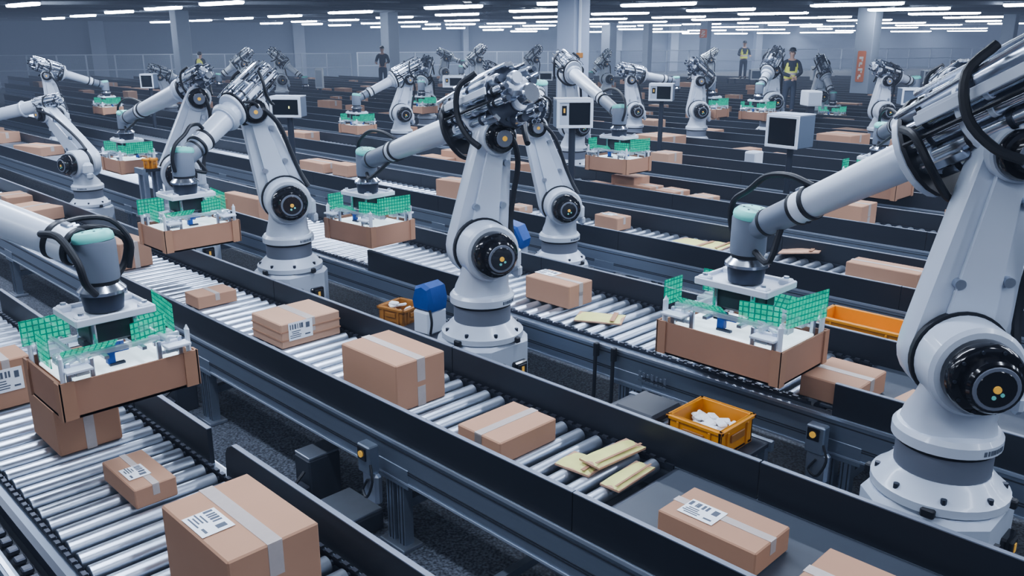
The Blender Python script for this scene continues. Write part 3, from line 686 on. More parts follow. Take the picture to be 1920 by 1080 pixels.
def Wz(x, y, z): return un(x, y, z)
A0 = -22
TR = 'open brown cardboard tray '
R0E = un(-330, 300, 2.5)
robot('white robot arm cut off by the left edge, reaching over the nearest rollers', None, .2, R0E, unY(182, 478, 1.55), -50, PI / 2, .82, hose=2, fr=.88, ft=.95, base=(R0E.x, .2), boxlabel=TR + 'at far left above a carton, nearest of the trays')
robot('white robot arm first left of the middle robot, elbow ring facing front', (535, 372), 4.58, (476, 208), unY(342, 302, 3.42), A0, PI / 2, .84, hose=1, bs=.74, boxlabel=TR + 'over the centre conveyor, second nearest on the left')
robot('white robot arm in the middle of the photo beside the big sealed carton', (903, 463), 4.58, (932, 256), unY(687, 303, 5.35), A0, .06, .92, hose=1, bs=1.12, boxlabel=TR + 'held over rollers just left of the middle robot')
robot('white robot arm at the right edge, nearest and largest of all', (1797, 668), 4.58, (1908, 285), unY(1405, 432, 5.25), -50, 0., 1.0, hose=1, gsx=1.12, bs=1.12, boxlabel=TR + 'at right above the bright orange crate, largest of all')
robot('white robot arm on the far left whose forearm leaves the left edge', (158, 305), 4.58, (72, 200), (-95, 235, .5), -75, 0., .8, bs=.55, grip=False)
robot('white robot arm behind the one first left of the middle robot', (338, 322), 4.58, (372, 184), unY(233, 224, 4.9), A0, 0., .8, hose=1, bs=.68, boxlabel=TR + 'at left over the second conveyor, third nearest there')
robot('white robot arm right behind the middle robot, leaning left', (1050, 383), 7.13, (1004, 238), (1012, 170, 2.2), -33, 0., 1., grip=False, bs=.8)
robot('white robot arm at the upper left reaching right over a tray', (108, 212), 7.13, (88, 142), (197, 160, 1.), A0, 0., .85, boxlabel=TR + 'at upper left, above far rollers')
robot('white robot arm with lit tray below its left-reaching arm, left of the big column', (752, 213), None, (766, 150), (668, 186, -.5), A0, 0., .85, boxlabel=TR + 'left of the big column, in front')
robot('white upright robot arm right of the big column, by the long low carton', (1308, 207), None, (1312, 152), (1334, 158, .3), -40, 0., .85, boxlabel=TR + 'right beside the upright robot')
robot('white robot arm between the big and the small terminal, reaching right', (1190, 207), None, (1183, 150), (1268, 152, .5), -40, 0., .85, grip=False)
robot('white robot arm before the big column, reaching down to the right', (1075, 235), 12.35, (1066, 145), (1162, 214, -2.6), A0, 0., .95, hose=1, boxlabel=TR + 'right of the big terminal, in the centre')
robot('white robot arm just behind the left-reaching one, lifting a small tray', (800, 190), None, (800, 145), (790, 160, -.3), A0, 0., .8, boxlabel=TR + 'behind the left-reaching robot, small')
robot('white robot arm right of the column with the orange sign, reaching right', (1652, 208), None, (1662, 152), (1716, 155, .6), -40, 0., 1., grip=False)
robot('white robot arm at right whose wrist hangs before the large back cartons', (1880, 290), 9.75, (1805, 220), unD(1654, 250, 12.6), A0, 0., .85, hose=1, boxlabel=TR + 'at right, half hidden by the nearest forearm')
robot('white robot arm directly left of the worker in the yellow vest', (1446, 190), 20.3, (1450, 150), (1424, 165, -.6), -40, 0., .8, boxlabel=TR + 'left of the big dark-screened terminal')
robot('white robot arm directly right of the worker in the yellow vest', (1535, 180), None, (1540, 148), (1563, 180, -.6), -40, 0., .85, boxlabel=TR + 'right of the big dark-screened terminal')
robot('white robot arm near the right edge in front of the half hidden worker', (1838, 190), None, (1812, 150), (1768, 165, -.4), -40, 0., .8, boxlabel=TR + 'far right behind the nearest robot')
robot('white robot arm far left behind, standing before the left column', (318, 178), None, (300, 145), (345, 150, .3), A0, 0., .9, grip=False)
robot('white robot arm far back left, its two tubes spread like a roof', (527, 150), None, (522, 118), (572, 150, .0), A0, 0., .9, grip=False)
robot('white robot arm far back left, low, above a small carton', (450, 160), None, (455, 132), (410, 145, .0), A0, 0., .9, grip=False)
robot('white robot arm far back, topmost of those left of the big column', (832, 135), None, (835, 110), (868, 118, 0.), A0, 0., .9, grip=False)
robot('white robot arm far back just behind the middle robot, reaching left', (905, 150), None, (900, 126), (865, 130, .0), A0, 0., .9, grip=False)
robot('white robot arm far back, touching the left side of the big column', (1000, 148), None, (1003, 120), (966, 138, 0.), A0, 0., .9, grip=False)
robot('white robot arm far back, just right of the big column', (1137, 148), None, (1135, 120), (1108, 140, .0), A0, 0., .9, grip=False)
robot('white robot arm far back right of centre, under the thin column', (1330, 142), None, (1332, 113), (1295, 128, .0), -40, 0., .9, grip=False)
robot('white robot arm farthest right, just beside the right edge column', (1905, 160), None, (1912, 135), (1878, 150, .0), -40, 0., .9, grip=False)
robot('white robot arm far back, second behind the middle robot, reaching right', (945, 172), None, (928, 142), (985, 160, .2), A0, 0., .9, grip=False)

# ------------------------------------------------------------------ cartons
def label_mesh(w, h, seed=1):
    r = random.Random(seed); b = MB(); b.box((0, 0, 0), (w, h, .002), PAPER); z = .0016; x = -w * .42
    while x < w * .12: q = r.uniform(.006, .018) * w / .2; b.box((x, h * .25, z), (q, h * .28, .001), INK); x += q + r.uniform(.006, .014) * w / .2
    for i in range(4):
        yy = h * (-.02 - .11 * i); b.box((-w * .42 + w * .25 * r.uniform(.5, 1), yy, z), (w * .5 * r.uniform(.5, 1), h * .045, .001), INK)
    b.box((w * .3, h * .2, z), (w * .16, h * .3, .001), INK); b.box((w * .28, -h * .3, z), (w * .22, h * .08, .001), INK)
    return b.mesh('shipping_label', 0)
LBL = [label_mesh(1, 1, i) for i in range(4)]
CROWS = [(1.03, 1.93), (3.0, 3.86), (5.3, 6.3), (7.95, 9.0), (10.5, 11.55)] + [(y, y + 1.05) for y, _, _ in ROWS]
def carton(label, p, dims, yaw, mi=0, tape='x', lab=None, group=None, seam=True, name='carton'):
    w, dp, h = dims
    if abs(yaw) < .05: yaw = 0
    y0, y1 = min(CROWS, key=lambda r: abs((r[0] + r[1]) / 2 - p[1])); y0 += .02; y1 -= .02
    k = min(1, (y1 - y0) / (abs(math.cos(yaw)) * dp + abs(math.sin(yaw)) * w)); w, dp = w * k, dp * k; e = (abs(math.cos(yaw)) * dp + abs(math.sin(yaw)) * w) / 2
    yn = min(max(p[1], y0 + e), y1 - e); p = (p[0] * yn / p[1] if p[1] > 8 else p[0], yn, p[2])
    t = thing(name, label, 'box', p, yaw, group)
    b = MB(); b.box((0, 0, h / 2), (w, dp, h), CARD[mi], min(.008, h * .05))
    b.build('carton_shell', t, None, 0)
    if tape:
        b = MB(); tw = min(.075, .16 * min(w, dp)); dn = min(.55 * h, .16)
        if tape in ('x', 'xx'):
            b.box((0, 0, h + .001), (w + .004, tw, .002), TAPE); [b.box((q * (w / 2 + .001), 0, h - dn / 2), (.002, tw, dn), TAPE) for q in (-1, 1)]
            if tape == 'xx': [b.box((q * (w / 2 + .001), 0, .07), (.002, tw, .14), TAPE) for q in (-1, 1)]
        else:
            b.box((0, 0, h + .001), (tw, dp + .004, .002), TAPE); [b.box((0, q * (dp / 2 + .001), h - dn / 2), (tw, .002, dn), TAPE) for q in (-1, 1)]
            if tape == 'yy': [b.box((0, q * (dp / 2 + .001), .07), (tw, .002, .14), TAPE) for q in (-1, 1)]
        b.build('tape', t, None, 0)
    if lab:
        face, u, v, lw, lh, rz, li = lab
        if face == 'top': M = T((u, v, h + .004)) @ RZ(rz)
        elif face == 'front': M = T((u, -dp / 2 - .003, v)) @ Matrix.Rotation(PI / 2, 4, 'X')
        elif face == 'left': M = T((-w / 2 - .003, u, v)) @ RZ(-PI / 2) @ Matrix.Rotation(PI / 2, 4, 'X')
        else: M = T((w / 2 + .003, u, v)) @ RZ(PI / 2) @ Matrix.Rotation(PI / 2, 4, 'X')
        put('shipping_label', LBL[li], t, M @ Matrix.Diagonal((lw, lh, 1, 1)))
    return t
def fit(Lp, N, Rp, z=ZR):         # three lower corners in the photo -> centre, width, depth, turn
    n, l, r = un(*N, z), un(*Lp, z), un(*Rp, z); a = (n - l).xy; b = (r - n).xy
    ang = math.atan2(a.y, a.x); ang2 = math.atan2(b.y, b.x) - PI / 2; m = (ang + ang2) / 2
    w, dd = a.length, b.length; c = n.xy + Vector((math.cos(m), math.sin(m))) * (-w / 2) + Vector((-math.sin(m), math.cos(m))) * (dd / 2)
    return c, w, dd, m
def height(N, Tn, z=ZR):          # height of the upright edge over N that ends at photo row Tn
    n = un(*N, z); lo, hi = .02, 1.5
    for _ in range(30):
        md = (lo + hi) / 2
        if pj((n.x, n.y, z + md))[1] > Tn[1]: lo = md
        else: hi = md
    return lo
def fbox(label, L, N, R, Tn, **k):
    c, w, dd, m = fit(L, N, R); h = height(N, Tn); return carton(label, (c.x, c.y, ZR), (w, dd, h), m, **k)
def tbox(label, TL, TN, TR, h, z=ZR, **k):
    c, w, dd, m = fit(TL, TN, TR, z + h); return carton(label, (c.x, c.y, z), (w, dd, h), m, **k)
# conveyor A
fbox('tall brown carton on the nearest conveyor under the hanging tray at far left', (60, 812), (113, 858), (232, 823), (113, 772), mi=2, tape='xx')
fbox('small carton with white label on the nearest conveyor, left of the largest foreground carton', (199, 899), (255, 957), (333, 928), (254, 921), mi=0, tape='x', lab=('top', .03, -.03, .15, .12, .0, 1))
tbox('largest foreground carton at lower left with white label and wide tape', (315, 943), (427, 1056), (592, 975), .37, mi=0, tape='x', lab=('top', -.02, -.13, .20, .15, 0., 0))
carton('carton at the left edge behind the hanging tray, with white label', tuple(un(12, 752, ZR)), (.30, .30, .34), 0, 2, 'x', ('right', 0, .2, .18, .16, 0, 2))
# conveyor B
fbox('carton on the centre conveyor right behind the teal-capped wrist at left', (190, 492), (230, 508), (287, 496), (229, 459), mi=0, tape='xx')
fbox('small low carton on the centre conveyor between two larger ones', (350, 569), (373, 581), (444, 564), (373, 558), mi=0, tape='x')
SB = fbox('strapped brown carton with a large white address label on its front', (473, 630), (527, 656), (640, 627), (525, 610), mi=1, tape='x', lab=('right', -.10, .13, .22, .15, 0, 3))
def strap(t, w, dp, z):
    b = MB()
    for q in (-1, 1): b.box((0, q * (dp / 2 + .002), z), (w + .006, .003, .012), CARD[2]); b.box((q * (w / 2 + .002), 0, z), (.003, dp + .006, .012), CARD[2])
    b.build('strap', t, None, 0)
_m = next(c for c in SB.children if c.name.startswith('carton_shell')).data; xs = [v.co.x for v in _m.vertices]; ys = [v.co.y for v in _m.vertices]; zs = [v.co.z for v in _m.vertices]
for f in (.32, .66): strap(SB, max(xs) * 2, max(ys) * 2, max(zs) * f)
fbox('big sealed carton in the middle of the centre conveyor, no label', (642, 729), (750, 776), (837, 741), (748, 687), mi=0, tape='xx')
fbox('carton with one wide tape strip on the centre conveyor before the yellow mailers', (860, 836), (940, 875), (1040, 823), (940, 832), mi=0, tape='yy')
tbox('carton with a long white label on the dark belt at lower right', (1236, 955), (1420, 1039), (1479, 985), .13, mi=0, tape='x', lab=('top', -.10, -.03, .20, .15, 0, 2))
tbox('carton cut off by the bottom edge on the dark belt', (1470, 1105), (1640, 1190), (1710, 1090), .13, mi=0, tape='x')
tbox('carton near the left edge above the grey forearm, light tape on top', (50, 381), (80, 394), (137, 380), .17, mi=0, tape='yy')
tbox('carton at the left edge, partly behind the taped carton above the forearm', (-5, 362), (18, 371), (66, 365), .15, mi=2, tape='yy')
# conveyor C
fbox('carton with white label on top beside the yellow mailer, right of the middle robot', (985, 557), (1065, 581), (1110, 567), (1065, 538), mi=0, tape='xx', lab=('top', -.18, .05, .22, .15, 0, 1))
tbox('carton on the dark belt end right behind the largest tray', (1500, 700), (1598, 735), (1645, 697), .16, mi=0, tape='x')
tbox('small flat carton on the belt left of the nearest robot', (1680, 745), (1735, 768), (1760, 745), .05, mi=1, tape=None)
fbox('carton at the left edge on the second conveyor, front of a pair', (8, 262), (26, 268), (58, 262), (26, 249), mi=0, tape='x', seam=False)
fbox('carton at the left edge on the second conveyor, rear of a pair', (-27, 256), (-13, 261), (9, 256), (-13, 242), mi=1, tape='x')
fbox('wide low carton just left of the far left robot', (52, 286), (78, 294), (112, 288), (78, 277), mi=0, tape='x')
fbox('tall carton behind the tray held left of centre', (443, 398), (486, 416), (503, 412), (486, 374), mi=0, tape=None)
fbox('smaller carton left of the tall one behind the tray held left of centre', (414, 396), (428, 402), (448, 395), (428, 372), mi=2, tape=None)
# conveyor D
fbox('small labelled carton right of the leaning robot behind the middle', (1117, 424), (1157, 434), (1181, 428), (1157, 410), mi=0, tape='x', lab=('top', -.05, 0, .16, .14, 0, 1))
fbox('long flat carton on the roller conveyor behind the largest wrist', (1583, 518), (1720, 544), (1740, 533), (1718, 515), mi=0, tape='x')
fbox('carton partly hidden by the lower arm of the middle robot', (833, 366), (885, 379), (905, 372), (885, 345), mi=0, tape='x')
fbox('carton alone on the conveyor behind the left of centre robot', (571, 314), (607, 323), (637, 318), (607, 305), mi=0, tape='x')
fbox('carton partly behind the wrist left of the middle robot', (636, 326), (652, 333), (672, 329), (652, 311), mi=0, tape=None)
fbox('low carton between the two crossed robots in the middle', (952, 398), (972, 404), (994, 398), (972, 390), mi=1, tape='x')
# conveyor E and beyond
fbox('tall carton of a pair left of the middle robot lower arm', (845, 304), (880, 313), (900, 307), (880, 287), mi=0, tape='x')
fbox('low carton of a pair left of the middle robot lower arm', (803, 303), (838, 312), (854, 308), (838, 298), mi=0, tape=None)
fbox('square carton seen between the two crossed robots', (960, 323), (975, 329), (991, 326), (975, 308), mi=2, tape=None)
fbox('small carton below the dark screen at left', (545, 262), (572, 268), (593, 264), (572, 250), mi=0, tape='x')
fbox('flat carton in front of the labelled one, right of the leaning robot', (1088, 359), (1118, 367), (1148, 361), (1118, 353), mi=0, tape='x')
fbox('carton with white label on the dark belt right of centre', (1228, 379), (1262, 386), (1291, 380), (1262, 361), mi=0, tape='x', lab=('right', -.05, .10, .10, .10, 0, 1))
fbox('pale low carton just right of the labelled one on the dark belt', (1290, 386), (1318, 393), (1345, 387), (1318, 372), mi=1, tape='x')
fbox('carton behind the grey wrist tube of the nearest robot', (1520, 415), (1610, 432), (1634, 421), (1610, 388), mi=0, tape='xx')
fbox('tall carton half hidden by the nearest robot lower arm', (1771, 452), (1830, 468), (1868, 455), (1830, 405), mi=2, tape='x')
fbox('wide carton behind the nearest robot lower arm, topmost of two', (1768, 386), (1846, 398), (1870, 390), (1846, 362), mi=0, tape='x')
fbox('tall carton of a stack of three right of the leaning robot', (1150, 354), (1188, 362), (1213, 356), (1188, 334), mi=0, tape=None)
fbox('low carton in front of the tall one right of the leaning robot', (1190, 362), (1218, 368), (1241, 363), (1218, 352), mi=0, tape='x')
fbox('large carton before the small terminal, left of the upright robot', (1201, 261), (1240, 268), (1272, 262), (1240, 247), mi=0, tape='x')
fbox('long low carton in front of the upright robot', (1288, 259), (1332, 265), (1351, 261), (1332, 250), mi=0, tape=None)
fbox('large carton right of the big dark-screened terminal', (1538, 280), (1592, 288), (1611, 280), (1592, 259), mi=0, tape='x')
fbox('carton behind the large one right of the big dark-screened terminal', (1572, 248), (1598, 253), (1610, 249), (1598, 242), mi=1, tape=None)
fbox('low carton in the group left below the big dark-screened terminal', (1355, 306), (1375, 311), (1397, 307), (1375, 298), mi=1, tape=None)
fbox('tall carton in the group left below the big dark-screened terminal', (1380, 299), (1400, 303), (1422, 299), (1400, 285), mi=0, tape=None)
fbox('right-hand carton in the group left below the big dark-screened terminal', (1437, 308), (1452, 312), (1467, 308), (1452, 298), mi=0, tape=None)
fbox('carton right of the hanging wrist at right', (1668, 276), (1692, 283), (1710, 278), (1692, 258), mi=0, tape=None)
fbox('low carton in the right rear under the nearest forearm', (1772, 336), (1800, 342), (1825, 337), (1800, 326), mi=0, tape='x')
fbox('small carton left of the terminal with dark screen at left', (350, 207), (372, 211), (392, 208), (372, 196), mi=0, tape=None)
# small cartons on the far rows
far = []
occ = []
tries = 0
while len(far) < 105 and tries < 9000:
    tries += 1; y, x0, x1 = random.choice(ROWS[:9]); x = random.uniform(max(x0, -46), x1 - .6); w = random.uniform(.35, .9); dp = random.uniform(.3, .55); h = random.choice((.12, .16, .22, .3, .38))
    px, py, dep = pj((x, y + .5, ZR + h / 2))
    if not (10 < px < 1910) or dep < 15: continue
    if any(abs(x - q[0]) < (w + q[2]) / 2 + .35 and q[1] == y for q in far): continue
    if any(o.get('category') == 'box' and (o.location.xy - Vector((x, y + .5))).length < .95 for o in col.objects if o.parent is None and abs(o.location.y - y - .5) < 1): continue
    far.append((x, y, w, dp, h, px))
for rowi, (y, _, _) in enumerate(ROWS):
    L = sorted([f for f in far if f[1] == y], key=lambda f: f[5])
    for i, (x, _, w, dp, h, px) in enumerate(L):
        carton('small brown carton, %s from left among those on the %s distant conveyor row' % (ordn(i), ordn(rowi)), (x, y + .5, ZR), (w, dp, h), random.uniform(-.06, .06), random.randint(0, 2), random.choice(('x', None)), None, 'small cartons on the distant conveyors')

# flat mailers
def mailer(label, p, w, dp, yaw, m=MAIL, lift=0., tilt=0., name='padded_mailer'):
    b = MB(); n = 8; vs = []; fs = []
    for i in range(n + 1):
        for j in range(n + 1):
            u, v = i / n, j / n; e = min(u, 1 - u, v, 1 - v); vs.append(((u - .5) * w, (v - .5) * dp, .012 + .016 * min(1, e * 5) + .004 * math.sin(9 * u + 5 * v)))
    for i in range(n):
        for j in range(n): k = i * (n + 1) + j; fs.append((k, k + n + 1, k + n + 2, k + 1))
    b.add(vs, fs, m); b.box((0, 0, .008), (w, dp, .012), CARD[1]); b.box((w * .3, 0, .032), (w * .1, dp * .96, .003), CARD[2])
    o = b.build(name, None, T(p) @ RZ(yaw) @ Matrix.Rotation(tilt, 4, 'Y')); return tag(o, label, 'mailer')
mailer('pale yellow flat mailer on the front rollers, left one of three', (un(1090, 872, ZR)), .24, .20, .1)
mailer('yellow-green flat mailer on the front rollers, lying against the roller ends', un(1145, 868, ZR) + Vector((0, .02, .045)), .16, .40, -.08)
mailer('yellow flat mailer on the front rollers nearest the dark belt', un(1172, 893, ZR) + Vector((.02, 0, 0)), .13, .36, .05)
mailer('yellow striped mailer beside the labelled carton right of the middle robot', un(1125, 598, ZR), .42, .26, .5)
mailer('brown flat mailer tipped up on the rollers right of the largest wrist', un(1500, 482, ZR) + Vector((0, 0, .06)), .45, .22, .25, CARD[1], 0, -.14)
mailer('row of yellow flat mailers left of the largest wrist, front one', un(1300, 458, ZR), .5, .4, .0)
mailer('row of yellow flat mailers left of the largest wrist, rear one', un(1342, 462, ZR), .3, .4, .1)

# ------------------------------------------------------------------ terminals on posts
def terminal(label, px, py, D, w, dp, h, yaw, panel=False, light=False, back=False):
    D2 = snap(px, py, D, .2); w, dp, h = (q * D2 / D for q in (w, dp, h)); p = unD(px, py, D2); t = thing('control_terminal', label, 'terminal', (p.x, p.y, 0), yaw)
    z = p.z; b = MB(); b.box((0, 0, z), (w, dp, h), CABS, .012); b.build('cabinet', t)
    b = MB(); y = -dp / 2; e = .06 * w + .01
    b.box((0, y - .012, z + h / 2 - e / 2), (w, .03, e), CABF, .004); b.box((0, y - .012, z - h / 2 + e / 2), (w, .03, e), CABF, .004)
    for q in (-1, 1): b.box((q * (w / 2 - e / 2), y - .012, z), (e, .03, h - 2 * e), CABF, .004)
    b.box((0, 0, z + h / 2 + .008), (w, dp, .016), CABI)
    b.build('frame', t)
    off = w * .13 if panel else 0
    b = MB(); b.box((off, y - .003, z), (w - 2 * e - 2 * off, .01, h - 2 * e), CABS if back else SCREEN)
    if light: b.box((w * .12, y - .01, z), (w * .04, .004, h * .12), mat('screen_mark', (.8, .8, .3), .5, emit=(.8, .8, .3), estr=.8))
    b.build('screen', t)
    if panel:
        b = MB(); b.box((-w / 2 + e + off, y - .004, z), (2 * off, .014, h - 2 * e), CABI); b.box((-w / 2 + e + off, y - .013, z + h * .12), (off, .006, h * .34), BLACK); b.box((-w / 2 + e + off, y - .017, z + h * .12), (off * .35, .004, h * .16), GOLD); b.build('switch_panel', t)
    b = MB(); b.cyl((0, dp * .1, 0), (0, dp * .1, z - h / 2), .05, DARKM, 14); b.cyl((0, dp * .1, 0), (0, dp * .1, .03), .2, DARKM, 20); b.build('post', t)
    return t
terminal('big grey terminal with dark screen, right of centre below the helmeted worker', 1482, 245, 14, .60, .44, .52, math.radians(-6), panel=False)
terminal('terminal with a square dark screen at the foot of the big pale column', 1074, 212, 12.6, .53, .30, .40, math.radians(52), panel=True)
terminal('terminal with a dark screen and a yellow light, left of centre', 541, 200, 14.5, .52, .30, .33, math.radians(40), light=True)
terminal('small terminal with dark screen above and left of the middle robot', 851, 153, 21, .50, .3, .26, math.radians(42), panel=True)
terminal('small terminal with narrow dark screen right of the big column', 1241, 173, 18.5, .50, .36, .34, math.radians(28), panel=True)
terminal('small terminal turned away, right of the column with the orange sign', 1705, 181, 18.4, .42, .27, .33, math.radians(42), back=True)
terminal('small dark-screened terminal at upper left, next to the far left robots', 280, 152, 22, .34, .25, .34, math.radians(40))
terminal('terminal far back behind the big column on its right side', 1420, 140, 34, .6, .3, .38, math.radians(45), back=True)
terminal('terminal far back at right with a pale frame', 1745, 143, 33, .66, .3, .42, math.radians(45), back=True)
terminal('terminal far back left of the big column', 1023, 143, 33, .5, .3, .3, math.radians(45))
# white machine housings beside the worker
def housing(label, px, py, D, w, dp, h, yaw):
    D2 = snap(px, py, D, .2); w, dp, h = (q * D2 / D for q in (w, dp, h)); p = unD(px, py, D2); t = thing('machine_housing', label, 'machine', (p.x, p.y, 0), yaw)
    MB().box((0, 0, p.z), (w, dp, h), CABF, .02).build('cover', t); MB().box((0, -dp / 2 - .005, p.z), (w * .8, .01, h * .8), CABI, .004).build('door_panel', t); MB().box((0, 0, (p.z - h / 2) / 2), (w * .4, dp * .4, p.z - h / 2), DARKM).build('stand', t)
housing('pale sheet-metal housing right of the worker in the yellow vest', 1521, 184, 20, .34, .5, .34, math.radians(45))
housing('tall pale housing behind the robot right of the yellow-vested worker', 1530, 138, 30, .3, .3, .46, math.radians(45))
housing('tall pale housing far back on the left, right of the roof-like robot', 599, 147, 36, .3, .3, .8, math.radians(45))
housing('grey box standing in the carton group left below the big terminal', 1413, 300, 16.4, .24, .3, .34, 0)

# ------------------------------------------------------------------ crates and loose gear between the conveyors
def crate(label, p, w, dp, h, yaw, m=ORANGE, fill=True, z0=0., name='plastic_crate'):
    t = thing(name, label, 'crate', p, yaw); b = MB(); e = .02
    b.box((0, 0, e / 2), (w, dp, e), m)
    for q in (-1, 1):
        b.box((0, q * (dp / 2 - e / 2), h / 2), (w, e, h), m, .004); b.box((q * (w / 2 - e / 2), 0, h / 2), (e, dp, h), m, .004)
        b.box((0, q * dp / 2, h - .015), (w + .03, .03, .03), m, .006); b.box((q * w / 2, 0, h - .015), (.03, dp + .03, .03), m, .006)
        for r in (-.3, .3): b.box((r * w, q * (dp / 2 + .006), h * .45), (.02, .014, h * .8), m, .003); b.box((q * (w / 2 + .006), r * dp, h * .45), (.014, .02, h * .8), m, .003)
        b.box((0, q * (dp / 2 + .008), h * .55), (w * .4, .012, h * .28), AMBER, .004); b.box((q * (w / 2 + .008), 0, h * .55), (.012, dp * .4, h * .28), AMBER, .004)
    b.build('crate_shell', t)
    return t
def pouches(p, n, label, w=.2, dp=.16):
    r = random.Random(n); b = MB()
    for i in range(n):
        M = T(Vector(p) + Vector((r.uniform(-w, w), r.uniform(-dp, dp), r.uniform(0, .09)))) @ RZ(r.uniform(0, 3)) @ Matrix.Rotation(r.uniform(-.5, .5), 4, 'X'); b.box((0, 0, 0), (.09, .06, .022), PAPER, .009, M)
    tag(b.build('packet', None, None, 0), label, 'packet', None, 'stuff')
def shelf(label, p, w, dp, z):
    t = thing('transport_cart', label, 'cart', (p[0], p[1], 0)); b = MB(); b.box((0, 0, z - .02), (w, dp, .04), DARKBOX, .006); b.build('deck', t)
    for q in (-1, 1):
        b = MB(); b.box((0, q * dp / 2, z - .03), (w + .04, .04, .07), ALU); b.build('side_rail', t)
        for r in (-1, 1): MB().box((r * (w / 2 - .03), q * (dp / 2 - .03), (z - .04) / 2), (.05, .05, z - .04), ALU).build('leg', t)
    return t
cp = unY(1330, 822, 4.62)
shelf('dark cart between conveyors carrying the bright orange crate', (cp.x - .28, 4.62), 1.15, .56, .60)
crate('bright orange crate with white packets, between conveyors below the largest tray', (cp.x, 4.62, .60), .40, .40, .20, .0)
pouches((cp.x, 4.62, .66), 60, 'small white packets heaped in the bright orange crate', .13, .13)
dp_ = unY(1215, 760, 4.62); t = thing('handling_unit', 'flat dark machine with a grey frame left of the bright orange crate', 'machine', (dp_.x, 4.62, .60))
MB().box((0, 0, .08), (.34, .36, .07), DARKBOX, .02).build('cover', t); b = MB(); b.box((0, -.2, .07), (.44, .03, .05), ALU, .006); b.box((.2, 0, .03), (.03, .4, .05), ALU, .006); b.box((-.2, 0, .0), (.03, .4, .05), ALU, .006); b.build('frame', t)
q = unY(1625, 625, 7.1); crate('long orange crate seen behind the rollers left of the nearest robot', (q.x, 7.1, .69), .80, .40, .18, 0.)
shelf('low cart under the long orange crate left of the nearest robot', (q.x, 7.1), .95, .5, .69)
q = unY(745, 585, 4.6); crate('amber crate full of parts beside the blue-lidded bin', (q.x, 4.65, .66), .30, .30, .15, .2, AMBER)
pouches((q.x, 4.65, .72), 9, 'small parts heaped in the amber crate beside the blue-lidded bin', .1, .1)
shelf('low cart carrying the amber crate and the blue-lidded bin', (q.x + .25, 4.65), 1.0, .56, .66)
q2 = unY(803, 590, 4.6); t = thing('lidded_bin', 'white bin with a crumpled blue cover, left of the middle robot', 'bin', (q2.x, 4.62, .66), .1)
MB().box((0, 0, .11), (.20, .24, .22), CABF, .02).build('bin_body', t)
b = MB(); b.prism([(-.10, 0), (.11, 0), (.13, .10), (.10, .22), (.02, .25), (-.08, .21), (-.12, .08)], -.12, .12, BLUE, T((0, 0, .22)), .03); b.build('blue_cover', t)
MB().tube([(.10, -.1, .24), (.14, -.12, .14), (.12, -.12, .03)], .012, RUB, 6).build('hose', t)
q = unY(840, 575, 4.9); crate('small orange crate tucked behind the pedestal of the middle robot', (q.x, 4.98, .45), .2, .16, .12, .3)
q = unY(966, 440, 7.13); t = thing('covered_bin', 'blue-covered bin standing behind the shoulder of the middle robot', 'bin', (q.x, 7.13, 0), .3)
MB().box((0, 0, .42), (.24, .24, .84), CABI, .02).build('bin_body', t); b = MB(); b.prism([(-.16, 0), (.14, -.06), (.16, .04), (.08, .20), (-.08, .24), (-.17, .12)], -.13, .13, BLUE, T((0, 0, .84)), .03); b.build('blue_cover', t)
q = unY(281, 300, 4.22); crate('small orange crate far left behind the tray held over the second conveyor', (q.x, 4.22, q.z - .1), .12, .10, .12, .3); shelf('low cart under the small orange crate at far left', (q.x - .06, 4.22), .20, .22, q.z - .1)
# housings on the floor between the two nearest conveyors
def floorbox(label, px, py, w, dp, h, yaw, lid=True):
    p = un(px, py, 0); t = thing('drive_unit', label, 'machine', (p.x, p.y, 0), yaw)
    MB().box((0, 0, h / 2), (w, dp, h), DARKBOX, .012).build('housing', t)
    if lid: MB().box((0, 0, h + .01), (w * .96, dp * .96, .02), STEEL, .004).build('lid', t)
    b = MB(); b.box((w * .2, -dp / 2 - .04, h * .3), (.12, .08, .1), CHAIN, .01); b.tube([(w * .2, -dp / 2 - .06, h * .3), (w * .35, -dp / 2 - .12, h * .5), (w * .3, -dp / 2 - .02, h * .75)], .012, RUB, 6); b.build('cable_socket', t)
floorbox('dark floor-standing drive unit with steel lid between the two nearest conveyors', 600, 925, .20, .26, .34, 0.)
floorbox('low grey floor box between the two nearest conveyors, right of the lidded unit', 655, 985, .40, .30, .14, 0.)
floorbox('dark floor unit under the centre conveyor left of its front leg', 345, 765, .2, .2, .3, 0., False)
# low track on the floor between conveyors
t = thing('floor_track', 'low aluminium floor track between the centre conveyor and the next one', 'track', (0, 0, 0))
for y in (4.12, 5.05): b = MB(); profile(b, -5.4, .9, y, .05, .17, .08, -1); b.build('rail', t, None, 0)
for x in (-5.0, -3.9, -2.6, -.4): MB().box((x, 4.585, .10), (.07, .86, .06), ALU).build('cross_member', t, None, 0)
b = MB(); pp = un(990, 1060, .18); t = thing('bracket_frame', 'aluminium bracket frame with a grey plate at the bottom edge, under the centre conveyor', 'frame', (pp.x, pp.y, 0))
b.box((0, 0, .2), (.05, .7, .05), ALU); b.box((0, -.3, .1), (.05, .05, .2), ALU); b.box((0, .3, .1), (.05, .05, .2), ALU); b.build('frame_bar', t); MB().box((.12, .1, .22), (.26, .02, .16), STEEL, .01).build('plate', t)

